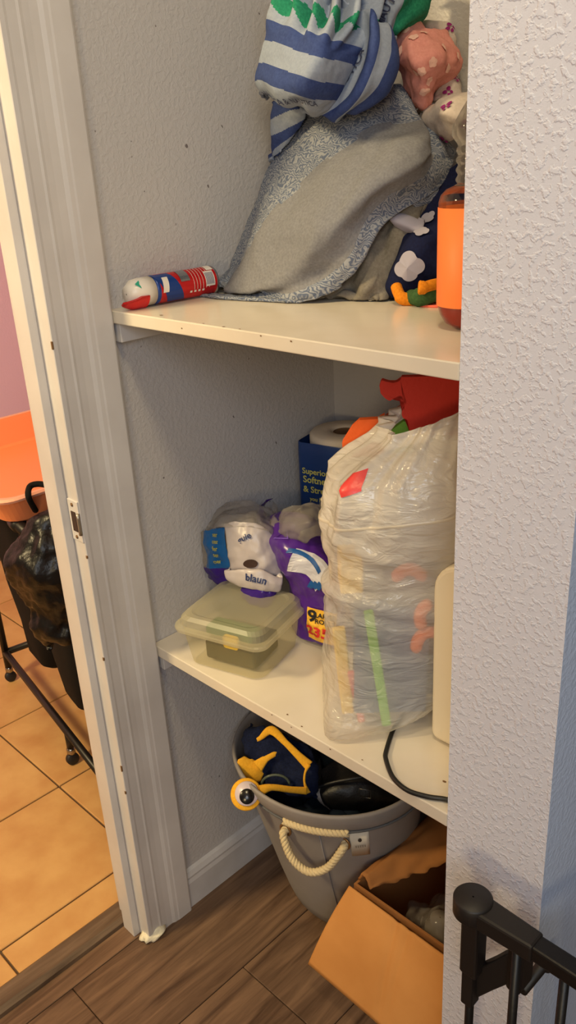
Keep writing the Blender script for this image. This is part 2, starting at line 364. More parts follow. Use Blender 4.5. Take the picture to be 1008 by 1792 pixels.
# ------------------------------------------------------------------ cloth nets
def cr(p, t):
    n = len(p); i = max(0, min(n-2, int(math.floor(t)))); f = t-i
    b, c = p[i], p[i+1]; a = p[i-1] if i > 0 else b*2-c; d = p[i+2] if i+2 < n else c*2-b
    return 0.5*((2*b)+(c-a)*f+(2*a-5*b+4*c-d)*f*f+(3*b-3*c+d-a)*f**3)
class Net:
    """sheet through a grid of points; wraps back at the chosen sides; u,v in 0..1 on the given grid"""
    def __init__(s, rows, wrap=(.05, .05, .05, .05), amp=0.004, sc=14, seed=0, folds=None, zmin=None, inw=0.25, lim=True):
        rows = [[Vector(p) for p in r] for r in rows]
        l, r_, t, b = wrap
        s.nu0, s.nv0 = len(rows[0]), len(rows)
        s.ol = 1 if l else 0; s.ot = 1 if t else 0
        out = []
        for r in rows:
            q = list(r)
            if l: q = [r[0]+AWAY*l+(r[1]-r[0])*inw]+q
            if r_: q = q+[r[-1]+AWAY*r_+(r[-2]-r[-1])*inw]
            out.append(q)
        if t: out = [[a+AWAY*t+(b_-a)*inw for a, b_ in zip(out[0], out[1])]]+out
        if b: out = out+[[a+AWAY*b+(b_-a)*inw for a, b_ in zip(out[-1], out[-2])]]
        s.g = out; s.amp, s.sc, s.seed, s.folds, s.zmin, s.lim = amp, sc, Vector((seed*7.3, seed*3.1, seed*1.7)), folds, zmin, lim
        s.un0, s.un1 = -s.ol, len(out[0])-1-s.ol; s.vn0, s.vn1 = -s.ot, len(out)-1-s.ot
    def raw(s, u, v):       # u,v in grid index units
        col = [cr(r, u+s.ol) for r in s.g]
        return cr(col, v+s.ot)
    def nrm(s, u, v):
        e = 0.02; a = s.raw(u+e, v)-s.raw(u-e, v); b = s.raw(u, v+e)-s.raw(u, v-e)
        n = a.cross(b)
        if n.length < 1e-12: return -AWAY
        n.normalize()
        if s.sign is None: return n
        return n*s.sign
    def S(s, u, v, off=0):
        if not hasattr(s, 'sign') or s.sign is None:
            s.sign = None; n = s.nrm((s.nu0-1)/2, (s.nv0-1)/2); s.sign = 1 if n.dot(-AWAY+Vector((0, 0, .2))) > 0 else -1
        p = s.raw(u, v); n = s.nrm(u, v)
        q = p*s.sc+s.seed
        d = s.amp*(noise.noise(q)+0.5*noise.noise(q*2.3)+0.25*noise.noise(q*5))
        if s.folds: d += s.folds(u/(s.nu0-1), v/(s.nv0-1), p)
        p = p+n*(d+off)
        return s.clamp(p, off)
    def clamp(s, p, off=0):
        if s.lim:
            if p.x < 0.004+off: p.x = 0.004+off
            if p.y > 0.468: p.y = 0.468
            if p.x > 0.594 and p.y > -0.02: p.x = 0.594
        if s.zmin and p.z < s.zmin+off: p.z = s.zmin+off
        return p
    def build(s, name, mats, parent=None, nu=40, nv=40, fn=None, thick=0.002):
        s.S(0, 0)
        vs = []; fs = []; fm = []
        U = [s.un0+(s.un1-s.un0)*i/nu for i in range(nu+1)]; V = [s.vn0+(s.vn1-s.vn0)*j/nv for j in range(nv+1)]
        for v in V:
            for u in U: vs.append(s.S(u, v))
        uvs = []
        for j in range(nv):
            for i in range(nu):
                a = j*(nu+1)+i; q = (a, a+1, a+nu+2, a+nu+1)
                fs.append(q if s.sign > 0 else q[::-1])
                if fn: fm.append(fn(((U[i]+U[i+1])/2)/(s.nu0-1), ((V[j]+V[j+1])/2)/(s.nv0-1)))
        o = mkobj(name, vs, fs, mats, parent, True, fm if fn else None)
        if thick:
            md = o.modifiers.new('thickness', 'SOLIDIFY'); md.thickness = thick; md.offset = -1
        return o
    def decal(s, name, v2, faces, uv, mat_, parent, ang=0, off=0.0012, scale=1):
        """flat print: 2D shape laid on the surface at (u,v) of 0..1"""
        s.S(0, 0)
        u0 = uv[0]*(s.nu0-1); v0 = uv[1]*(s.nv0-1); e = 0.05
        Tu = (s.raw(u0+e, v0)-s.raw(u0-e, v0))/(2*e); Tv = (s.raw(u0, v0+e)-s.raw(u0, v0-e))/(2*e)
        n = s.nrm(u0, v0)
        up = Vector((0, 0, 1)); e1 = up.cross(n).normalized(); e2 = n.cross(e1).normalized()
        e1, e2 = e1*math.cos(ang)+e2*math.sin(ang), -e1*math.sin(ang)+e2*math.cos(ang)
        A, B, C_ = Tu.dot(Tu), Tu.dot(Tv), Tv.dot(Tv); det = A*C_-B*B
        vs = []
        for x, y in v2:
            w = (e1*x+e2*y)*scale; p, q = w.dot(Tu), w.dot(Tv)
            du = (p*C_-q*B)/det; dv = (q*A-p*B)/det
            vs.append(s.S(u0+du, v0+dv, off))
        return mkobj(name, vs, faces, mat_, parent, smooth=False)

def text2d(s, size, bold=0.0, mirror=False):
    c = bpy.data.curves.new('tmp', 'FONT'); c.body = s; c.size = size; c.align_x = 'CENTER'; c.align_y = 'CENTER'; c.offset = bold*size; c.resolution_u = 3
    o = bpy.data.objects.new('tmp', c); COL.objects.link(o)
    dg = bpy.context.evaluated_depsgraph_get(); me = bpy.data.meshes.new_from_object(o.evaluated_get(dg))
    v = [(-p.co.x if mirror else p.co.x, p.co.y) for p in me.vertices]; f = [tuple(p.vertices) for p in me.polygons]
    bpy.data.objects.remove(o); bpy.data.curves.remove(c); bpy.data.meshes.remove(me)
    return v, f
def blob2d(circles, n=14, star=False):
    """union-ish of discs"""
    v, f = [], []
    for cx, cy, r in circles:
        b = len(v); v.append((cx, cy))
        for k in range(n): a = 2*math.pi*k/n; v.append((cx+r*math.cos(a), cy+r*math.sin(a)))
        for k in range(n): f.append((b, b+1+k, b+1+(k+1) % n))
    return v, f
def cloud2d(s):
    # one outline around lobes, fanned from the centre
    L = [(-.45, -.02, .5), (.05, .45, .55), (.55, .0, .5), (.05, -.45, .5), (0, 0, .6)]
    v = [(0, 0)]; n = 48
    for k in range(n):
        a = 2*math.pi*k/n; dx, dy = math.cos(a), math.sin(a); best = 0.2
        for cx, cy, r in L:
            bq = cx*dx+cy*dy; cq = cx*cx+cy*cy-r*r; D = bq*bq-cq
            if D > 0: best = max(best, bq+math.sqrt(D))
        v.append((dx*best*s, dy*best*s))
    return v, [(0, 1+k, 1+(k+1) % n) for k in range(n)]

def fabric(name, c, c2=None, sc=350, b=0.35, vs=300, thr=(0.3, 0.7), rough=0.9):
    return mat(name, c, rough, b, sc, 0.2, var=c2, vscale=vs, bdist=0.0006, vthr=thr)
def scroll_mat(name, c1, c2):
    m_ = mat(name, c1, 0.9, 0, 0, 0.2); nt = m_.node_tree; b = nt.nodes['Principled BSDF']; L = nt.links.new
    tc = nt.nodes.new('ShaderNodeTexCoord')
    n0 = nt.nodes.new('ShaderNodeTexNoise'); n0.inputs['Scale'].default_value = 55; L(tc.outputs['Object'], n0.inputs['Vector'])
    mx = nt.nodes.new('ShaderNodeVectorMath'); mx.operation = 'MULTIPLY_ADD'; mx.inputs[1].default_value = (0.045,)*3
    L(n0.outputs['Color'], mx.inputs[0]); L(tc.outputs['Object'], mx.inputs[2])
    w = nt.nodes.new('ShaderNodeTexWave'); w.wave_type = 'RINGS'; w.rings_direction = 'SPHERICAL'; w.inputs['Scale'].default_value = 62; w.inputs['Distortion'].default_value = 6; w.inputs['Detail'].default_value = 1
    L(mx.outputs[0], w.inputs['Vector'])
    r = nt.nodes.new('ShaderNodeValToRGB'); e = r.color_ramp.elements; e[0].position = 0.2; e[0].color = c1; e[1].position = 0.8; e[1].color = c2
    L(w.outputs['Fac'], r.inputs[0]); L(r.outputs[0], b.inputs['Base Color'])
    return m_
M['blue_stripe'] = fabric('blue_stripe_cotton', srgb(52, 66, 116), srgb(62, 78, 128))
M['lt_stripe'] = fabric('pale_grey_cotton', srgb(150, 159, 176), srgb(138, 148, 166))
M['green'] = fabric('green_ruffle_cotton', srgb(44, 138, 104), srgb(30, 112, 86))
M['plain'] = fabric('grey_brushed_cotton', srgb(130, 130, 134), srgb(112, 112, 117), sc=420, b=0.25, vs=320)
M['scroll'] = scroll_mat('blue_scroll_print_cotton', srgb(92, 101, 122), srgb(148, 151, 157))
M['pink'] = fabric('pink_cotton', srgb(226, 156, 146), srgb(216, 142, 134))
M['pinkfl'] = fabric('pale_pink_print', srgb(236, 190, 176))
M['white_c'] = fabric('white_cotton', srgb(206, 194, 188), srgb(192, 180, 174))
M['purple_p'] = fabric('purple_print', srgb(138, 40, 110))
M['olive'] = fabric('olive_grey_cotton', srgb(126, 120, 110), srgb(108, 102, 94))
M['navy'] = fabric('navy_cotton', srgb(16, 20, 50), srgb(20, 27, 62))
M['cloud'] = fabric('cloud_print_grey', srgb(160, 156, 172))
M['ink'] = mat('dark_print', srgb(52, 58, 84), 0.8)

def rowsD(data):
    """rows of (px,py,d)"""
    return [[at(*p) for p in r] for r in data]

def blanket():
    e = empty('blanket', at(560, 520, 1.2), 'large grey blanket with blue scroll-print border draped over upper shelf', 'blanket')
    D = [
     [(700, 150, 1.30), (742, 208, 1.24), (750, 238, 1.20), (750, 272, 1.20), (792, 280, 1.23)],
     [(608, 165, 1.30), (668, 222, 1.22), (716, 268, 1.16), (728, 312, 1.16), (766, 328, 1.20)],
     [(530, 205, 1.32), (592, 270, 1.22), (648, 322, 1.14), (672, 347, 1.15), (692, 374, 1.17)],
     [(480, 282, 1.34), (528, 332, 1.23), (590, 380, 1.14), (636, 388, 1.15), (656, 400, 1.16)],
     [(446, 350, 1.345), (482, 378, 1.24), (546, 426, 1.15), (606, 440, 1.15), (624, 458, 1.155)],
     [(420, 420, 1.345), (446, 428, 1.26), (506, 466, 1.18), (562, 485, 1.17), (592, 498, 1.165)],
     [(402, 478, 1.34), (416, 468, 1.29), (452, 496, 1.22), (505, 508, 1.19), (540, 524, 1.175)],
     [(372, 506, 1.325), (390, 503, 1.31), (412, 512, 1.265), (450, 514, 1.235), (482, 533, 1.215)]]
    def folds(u, v, p):
        return 0.006*math.sin(9*u+5*v+2)*math.sin(3.1*v+.5) + .0035*math.exp(-((u-.62+.25*(v-.12))/.035)**2)*math.exp(-((v-.1)/.18)**2) - .003*math.exp(-((u-.42-.5*(v-.3))/.03)**2)*math.exp(-((v-.35)/.2)**2) + 0.004*math.sin(22*u-6*v)*max(0, v-0.1)*0.7
    n = Net(rowsD(D), (.06, .006, .06, 0.02), 0.006, 12, 1, folds, ZU+0.003)
    n.build('plain_panel', [M['scroll'], M['plain']], e, 90, 130,
            lambda u, v: 1 if (0.225+0.006*math.sin(v*30) < u < 0.79+0.008*math.sin(v*24)) and 0.0 < v < 1.1 else 0)
    # hem lip on the shelf
    H = [[(348, 510, 1.305), (375, 512, 1.30), (415, 514, 1.27), (455, 512, 1.245), (500, 505, 1.215), (545, 490, 1.20), (585, 470, 1.185)],
         [(349, 516, 1.295), (375, 524, 1.275), (415, 525, 1.25), (455, 526, 1.222), (500, 522, 1.20), (548, 508, 1.175), (594, 482, 1.165)],
         [(352, 520, 1.29), (378, 530, 1.262), (418, 532, 1.235), (460, 535, 1.212), (505, 533, 1.188), (552, 522, 1.172), (598, 500, 1.172)]]
    n2 = Net(rowsD(H), (0, 0, 0.0, 0.008), 0.004, 30, 2, None, ZU+0.003)
    n2.build('hem', M['scroll'], e, 80, 16)
    # border that runs up the right side and behind
    K = [[(735, 165, 1.28), (752, 200, 1.26), (775, 235, 1.25), (800, 262, 1.26)],
         [(742, 215, 1.25), (757, 240, 1.23), (775, 262, 1.22), (793, 285, 1.235)],
         [(740, 262, 1.225), (752, 280, 1.21), (770, 300, 1.21), (784, 318, 1.225)],
         [(722, 305, 1.21), (735, 322, 1.195), (752, 338, 1.20), (768, 350, 1.21)],
         [(690, 325, 1.19), (700, 342, 1.175), (716, 356, 1.18), (730, 366, 1.195)]]
    n3 = Net(rowsD(K), (0, 0.03, 0, 0.02), 0.005, 18, 3, None, ZU+0.003)
    n3.build('border', M['scroll'], e, 40, 50)
blanket()

def striped():
    e = empty('fitted_sheet', at(560, 150, 1.3), 'blue and pale grey striped sheet with green ruffle and printed lettering', 'sheet')
    A = [[(492, -40, 1.26), (530, -34, 1.22), (575, -26, 1.20), (615, -16, 1.20), (655, -8, 1.23)],
         [(488, 4, 1.25), (528, 14, 1.20), (572, 24, 1.175), (612, 34, 1.175), (646, 44, 1.21)],
         [(474, 38, 1.25), (515, 50, 1.18), (560, 60, 1.15), (597, 72, 1.155), (626, 84, 1.20)],
         [(468, 72, 1.25), (506, 84, 1.175), (550, 96, 1.14), (586, 106, 1.145), (614, 114, 1.19)],
         [(456, 110, 1.255), (492, 122, 1.18), (532, 133, 1.14), (572, 146, 1.15), (602, 150, 1.19)],
         [(451, 140, 1.26), (482, 152, 1.19), (522, 165, 1.155), (558, 173, 1.165), (592, 178, 1.20)],
         [(462, 162, 1.27), (490, 178, 1.22), (522, 190, 1.19), (548, 198, 1.19), (580, 198, 1.215)]]
    def fold(u, v, p):
        g_ = max(0, 0.42-v)*0.045*math.sin(u*34+v*3) if v < .42 else 0
        return g_+0.004*math.sin(u*13+1)*math.sin(v*4)
    n = Net(rowsD(A), (.10, .03, .02, .05), 0.004, 18, 4, fold)
    def col(u, v):
        z = v+0.006*math.sin(u*9)
        r = z*6
        zig = abs(((u*5.5) % 1)-.5)*2
        if 0.80+.35*zig*.6 < r < 1.62-.45*zig: return 2
        if r < 2: return 0
        if r < 3: return 1
        if r < 4: return 0
        if r < 5: return 1
        return 0
    n.build('fold', [M['lt_stripe'], M['blue_stripe'], M['green']], e, 120, 150, col)
    v2, f2 = text2d('NAUTICA & NAUTICA', 0.0135, 0.02)
    n.decal('lettering', v2, f2, (0.38, 0.915), M['ink'], e, R(-12), 0.0025)
    B = [[(532, 190, 1.235), (558, 204, 1.215), (585, 207, 1.205), (606, 203, 1.205), (626, 196, 1.22)],
         [(585, 168, 1.215), (604, 166, 1.185), (626, 168, 1.17), (650, 170, 1.18), (674, 166, 1.21)],
         [(612, 112, 1.205), (632, 112, 1.18), (652, 115, 1.165), (678, 122, 1.175), (698, 126, 1.215)],
         [(625, 62, 1.20), (645, 60, 1.18), (664, 64, 1.17), (684, 75, 1.185), (701, 92, 1.22)],
         [(622, 10, 1.205), (645, 18, 1.19), (662, 32, 1.19), (676, 48, 1.20), (692, 62, 1.235)]]
    n2 = Net(rowsD(B), (.03, .10, .03, .04), 0.003, 20, 5, lambda u, v, p: 0.0035*math.sin(u*15+v*3))
    def col2(u, v):
        if u < 0.27: return 0
        if u < 0.52: return 1
        if u < 0.72: return 0
        return 1 if u < 0.93 else 0
    n2.build('fold', [M['lt_stripe'], M['blue_stripe'], M['green']], e, 60, 60, col2)
    v2, f2 = text2d('NAUTICA', 0.0165, 0.02)
    n2.decal('lettering', v2, f2, (0.12, 0.42), M['ink'], e, R(62), 0.0025)
    C_ = [[(640, -45, 1.27), (664, -45, 1.24), (695, -45, 1.23), (730, -45, 1.235), (758, -40, 1.28)],
          [(648, 5, 1.26), (664, 6, 1.235), (690, 4, 1.225), (722, 0, 1.235), (750, 2, 1.28)],
          [(655, 28, 1.25), (667, 34, 1.235), (684, 34, 1.23), (712, 30, 1.24), (748, 26, 1.28)],
          [(664, 56, 1.25), (672, 60, 1.24), (682, 62, 1.24), (695, 58, 1.25), (712, 50, 1.27)]]
    n3 = Net(rowsD(C_), (.05, .08, .02, .05), 0.004, 20, 6, lambda u, v, p: 0.003*math.sin(u*20+v*6))
    n3.build('fold', [M['lt_stripe'], M['blue_stripe'], M['green']], e, 60, 50, lambda u, v: 1 if u < .22 else (0 if u < .62 else 2))
    n3.decal('lettering', *text2d('NAUTICA', 0.0165, 0.02), (0.42, 0.35), M['ink'], e, R(58), 0.0025)
    D_ = [[(480, 178, 1.30), (505, 182, 1.28), (535, 192, 1.28)],
          [(477, 215, 1.32), (500, 218, 1.295), (530, 212, 1.29)],
          [(473, 250, 1.34), (490, 250, 1.32), (512, 240, 1.31)],
          [(474, 280, 1.35), (482, 276, 1.34), (494, 266, 1.335)]]
    n4 = Net(rowsD(D_), (.05, .05, .02, .02), 0.004, 20, 8)
    n4.build('fold', [M['lt_stripe'], M['blue_stripe']], e, 90, 110, lambda u, v: 1 if (int((v*3.2+u*.9)*1.1) % 2 == 0) else 0)
striped()

def pinkcloth():
    e = empty('pink_cloth', at(750, 190, 1.27), 'pink cloth with pale flower print crumpled beside the striped sheet', 'cloth')
    D = [[(706, 33, 1.30), (728, 38, 1.28), (755, 52, 1.28), (778, 56, 1.31)],
         [(692, 72, 1.28), (722, 78, 1.24), (765, 84, 1.235), (803, 88, 1.29)],
         [(700, 110, 1.27), (725, 118, 1.225), (762, 122, 1.23), (806, 116, 1.29)],
         [(714, 148, 1.27), (732, 150, 1.235), (752, 150, 1.24), (776, 146, 1.28)],
         [(734, 184, 1.28), (740, 188, 1.265), (746, 188, 1.265), (754, 176, 1.28)]]
    n = Net(rowsD(D), (.05, .06, .05, .03), 0.010, 22, 9)
    n.build('cloth', M['pink'], e, 60, 60)
    for uv in ((.35, .2), (.6, .42), (.3, .6), (.75, .25), (.5, .8), (.15, .35), (.5, .1), (.8, .5), (.45, .55), (.62, .68), (.2, .15), (.9, .35)):
        s = 0.0028
        n.decal('flower_print', *blob2d([(math.cos(a)*s*1.1, math.sin(a)*s*1.1, s) for a in (0, 1.26, 2.5, 3.8, 5)], 10), uv, M['pinkfl'], e, random.random()*3, 0.0015)
pinkcloth()

def whitecloth():
    e = empty('white_cloth', at(790, 230, 1.2), 'white cloth with purple butterflies crumpled under the pink cloth', 'cloth')
    D = [[(745, 192, 1.26), (772, 172, 1.22), (806, 166, 1.215), (850, 165, 1.23)],
         [(744, 208, 1.25), (772, 195, 1.19), (806, 194, 1.18), (850, 196, 1.19)],
         [(752, 226, 1.25), (776, 222, 1.20), (808, 220, 1.185), (850, 218, 1.19)],
         [(765, 240, 1.26), (785, 245, 1.225), (812, 238, 1.21), (850, 232, 1.215)]]
    n = Net(rowsD(D), (.05, .03, .06, .05), 0.006, 20, 11, zmin=ZU+.003)
    n.build('fold', M['white_c'], e, 50, 50)
    D2 = [[(736, 42, 1.34), (760, 36, 1.33), (784, 38, 1.33), (790, 52, 1.335)],
          [(742, 90, 1.34), (770, 80, 1.32), (792, 85, 1.32), (800, 95, 1.335)],
          [(755, 140, 1.32), (776, 130, 1.29), (795, 128, 1.285), (806, 138, 1.305)],
          [(752, 178, 1.30), (772, 172, 1.27), (795, 170, 1.27), (812, 174, 1.28)]]
    n2 = Net(rowsD(D2), (.04, .04, .03, .02), 0.006, 22, 12)
    n2.build('fold', M['white_c'], e, 40, 50)
    def bfly(s):
        v, f = [], []
        for sx in (-1, 1):
            for (cx, cy, rx, ry) in ((.55, .45, .5, .42), (.42, -.4, .34, .34)):
                b = len(v); v.append((sx*cx*s, cy*s))
                for k in range(10):
                    a = 2*math.pi*k/10; v.append((s*sx*(cx+rx*math.cos(a)), s*(cy+ry*math.sin(a))))
                for k in range(10): f.append((b, b+1+k, b+1+(k+1) % 10))
        return v, f
    for uv, an in (((.42, .25), .4), ((.72, .62), -.5), ((.25, .95), .2), ((.8, .1), 1)):
        n.decal('butterfly_print', *bfly(0.0075), uv, M['purple_p'], e, an, 0.002)
    for uv, an in (((.75, .72), .3), ((.7, .1), -.6), ((.5, .9), .8)):
        n2.decal('butterfly_print', *bfly(0.0065), uv, M['purple_p'], e, an, 0.002)
whitecloth()

def olive():
    e = empty('olive_cloth', at(640, 520, 1.17), 'olive grey cloth bunched beneath the blanket edge on upper shelf', 'cloth')
    D = [[(630, 395, 1.22), (665, 372, 1.21), (705, 360, 1.20), (750, 352, 1.20)],
         [(618, 440, 1.205), (650, 420, 1.19), (690, 410, 1.18), (735, 400, 1.19)],
         [(600, 480, 1.20), (640, 470, 1.175), (672, 465, 1.165), (700, 460, 1.19)],
         [(570, 505, 1.21), (620, 505, 1.175), (655, 500, 1.155), (680, 495, 1.18)],
         [(552, 524, 1.215), (600, 528, 1.185), (640, 528, 1.165), (668, 524, 1.16)]]
    n = Net(rowsD(D), (.04, .06, .03, .01), 0.010, 16, 14, lambda u, v, p: 0.006*math.sin(u*12-v*5), ZU+.003)
    n.build('cloth', M['olive'], e, 70, 70)
olive()

def navy():
    e = empty('navy_cloth', at(730, 520, 1.15), 'navy cloth with pale grey clouds behind the clear bottle', 'cloth')
    D = [[(735, 335, 1.22), (760, 310, 1.215), (800, 285, 1.21), (850, 280, 1.21)],
         [(700, 395, 1.20), (730, 385, 1.19), (790, 370, 1.175), (850, 365, 1.17)],
         [(692, 420, 1.185), (722, 412, 1.15), (780, 412, 1.145), (850, 410, 1.15)],
         [(684, 460, 1.18), (715, 465, 1.13), (775, 465, 1.13), (850, 465, 1.14)],
         [(680, 500, 1.17), (712, 506, 1.135), (775, 500, 1.14), (850, 500, 1.15)],
         [(690, 522, 1.17), (715, 526, 1.155), (775, 522, 1.155), (850, 520, 1.16)]]
    n = Net(rowsD(D), (.06, .02, .03, .03), 0.005, 18, 15, lambda u, v, p: 0.004*math.sin(u*9+v*9), ZU+.003)
    n.build('cloth', M['navy'], e, 60, 80)
    n.decal('cloud_print', *cloud2d(0.0185), (0.34, 0.62), M['cloud'], e, R(10), 0.003)
    n.decal('cloud_print', *cloud2d(0.012), (0.45, 0.22), M['cloud'], e, R(60), 0.003)
    n.decal('cloud_print', *cloud2d(0.010), (0.42, 0.38), M['cloud'], e, R(-20), 0.003)
    L = [[(688, 372, 1.185), (712, 376, 1.18), (742, 388, 1.17)],
         [(682, 384, 1.18), (706, 392, 1.165), (738, 404, 1.155)],
         [(700, 404, 1.18), (716, 408, 1.17), (732, 412, 1.16)]]
    Net(rowsD(L), (.02, .01, .02, .02), 0.002, 25, 16).build('lining', M['cloud'], e, 24, 20)
navy()

def plush():
    e = empty('plush_toy', at(730, 530, 1.12), 'plush toy with orange feet and green body lying by the bottle', 'toy')
    org = fabric('orange_felt', srgb(226, 138, 32), srgb(200, 116, 20)); grn = fabric('green_felt', srgb(66, 96, 54), srgb(50, 78, 44))
    def P(px, py, d, z=None):
        p = at(px, py, d)
        return p
    tube('foot', spline([P(693, 500, 1.135), P(697, 512, 1.125), P(704, 522, 1.12), P(722, 524, 1.12), P(732, 523, 1.125)], 5), [.004]+[.0075]*7+[.0085]*13, org, e, 14)
    tube('foot', spline([P(732, 503, 1.085), P(742, 503, 1.085), P(755, 499, 1.09), P(775, 495, 1.10), P(800, 492, 1.11)], 5), [.007, .0085, .009]+[.0085]*3+[.007]*15, org, e, 14)
    tube('body', spline([P(718, 520, 1.125), P(735, 520, 1.105), P(760, 513, 1.105), P(800, 506, 1.12)], 6), [.006]+[.010]*4+[.012]*14, grn, e, 14)
    pk = fabric('coral_felt', srgb(236, 112, 92))
    Net([[P(730, 529, 1.115), P(755, 527, 1.12), P(800, 525, 1.125)], [P(735, 533, 1.105), P(760, 534, 1.10), P(800, 532, 1.105)], [P(740, 535, 1.10), P(765, 538, 1.09), P(800, 540, 1.09)]],
        (0, 0, 0, 0), 0.001, 30, 3, zmin=ZU+.003).build('felt_tail', pk, e, 20, 10, thick=0.003)
plush()

# ------------------------------------------------------------------ spray can on the upper shelf
def can():
    r = 0.0205
    A = Vector((0.030, 0.016, ZU+r+0.001)); Bp = Vector((0.034, 0.168, ZU+r+0.001)); ax = (Bp-A); Ln = ax.length; ax.normalize()
    e = empty('spray_can', (0.03, 0.09, ZU), 'red, blue and white aerosol can lying on its side against wall', 'can')
    q = ax.to_track_quat('Z', 'X').to_matrix().to_4x4(); mt = Matrix.Translation(A) @ q
    mw = mat('can_white', srgb(226, 218, 208), 0.35); mr = mat('can_red_foil', srgb(196, 30, 34), 0.25, metal=0.35); mb = mat('can_blue_foil', srgb(28, 62, 134), 0.3, metal=0.2)
    mstl = mat('can_steel', srgb(170, 170, 175), 0.25, metal=0.9)
    lathe('canister', [(0.004, .040), (r*.93, .0405), (r, .043), (r, .046), (r, Ln-.004), (r*1.02, Ln-.003), (r*1.02, Ln-.001), (r*.93, Ln), (r*.8, Ln-.003), (.001, Ln-.001)],
          [mr, mb, mstl], e, 48, mt, caps=False, fm=lambda i: 2 if i > 3 else (0 if i > 2 else 1))
    c = lathe('cap', [(.001, 0), (.0105, .0), (.0135, .004), (.0185, .010), (r*.97, .022), (r*.97, .0400), (.001, .0402)], mw, e, 48, mt, caps=False)
    lever = mat('red_plastic', srgb(206, 26, 30), 0.35)
    # lever wraps the camera side of the cap
    vs, fs = [], []
    for side in (0.0225, 0.0185):
        for i in range(7):
            t = i/6
            z = -0.014+0.038*t
            hw = 0.22+0.55*min(1, t*1.6)
            for k in range(7):
                a = R(-52)+hw*(k/3-1)*1.0
                rr = side*(0.62+0.38*min(1, t*1.5+.25)) 
                vs.append(mt @ Vector((0, 0, z)) + (Vector((1, 0, 0))*math.cos(a)+Vector((0, 0, 1))*math.sin(a))*rr)
    for s_ in (0, 49):
        for i in range(6):
            for k in range(6):
                a = s_+i*7+k; fs.append((a, a+1, a+8, a+7))
    edge = [k for k in range(7)]+[7*i+6 for i in range(1, 7)]+[42+k for k in range(5, -1, -1)]+[7*i for i in range(5, 0, -1)]
    for a, b in zip(edge, edge[1:]+edge[:1]): fs.append((a, b, b+49, a+49))
    mkobj('trigger', vs, fs, lever, e)
    def wrap(name, v2, f2, zc, ac, m_, off=.0004):
        vs = []
        for x, y in v2:
            a = R(ac)+y/r
            vs.append(mt @ Vector((0, 0, zc+x)) + (Vector((1, 0, 0))*math.cos(a)+Vector((0, 0, 1))*math.sin(a))*(r+off))
        return mkobj(name, vs, f2, m_, e, smooth=False)
    def grid(w, h, n=8, sk=0):
        v = [(w*(i/n-.5)+sk*(j/n-.5), h*(j/n-.5)) for j in range(n+1) for i in range(n+1)]
        f = [(j*(n+1)+i, j*(n+1)+i+1, (j+1)*(n+1)+i+1, (j+1)*(n+1)+i) for j in range(n) for i in range(n)]
        return v, f
    wrap('blue_label', *grid(.030, .050, 8, -.022), .064, 10, mb)
    wrap('white_patch', *grid(.010, .022, 8, .004), .055, 22, mw, .0008)
    wrap('silver_patch', *grid(.016, .022, 8), .090, 52, mstl, .0008)
    wrap('barcode_patch', *grid(.017, .022, 8), Ln-.018, 18, mw, .0008)
    wrap('barcode_patch', *grid(.012, .014, 6), Ln-.012, 72, mw, .0008)
    ink = mat('barcode_ink', srgb(60, 62, 110), 0.7)
    for k in range(7): wrap('barcode_line', *grid(.0011, .017, 4), Ln-.0245+k*.0021, 18, ink, .0011)
    for k in range(6): wrap('label_line', *grid(.0006, .034, 6), .104+k*.0055, 30, mw, .0009)
    for k in range(4): wrap('label_dots', *grid(.004, .003, 3), .098+k*.0075, -24, mw, .0009)
    tl = mat('teal_plastic', srgb(50, 170, 140), 0.4)
    wrap('teal_tab', [(-.006, 0), (.004, .006), (.002, -.008)], [(0, 1, 2)], .012, 45, tl, -.0005)
can()

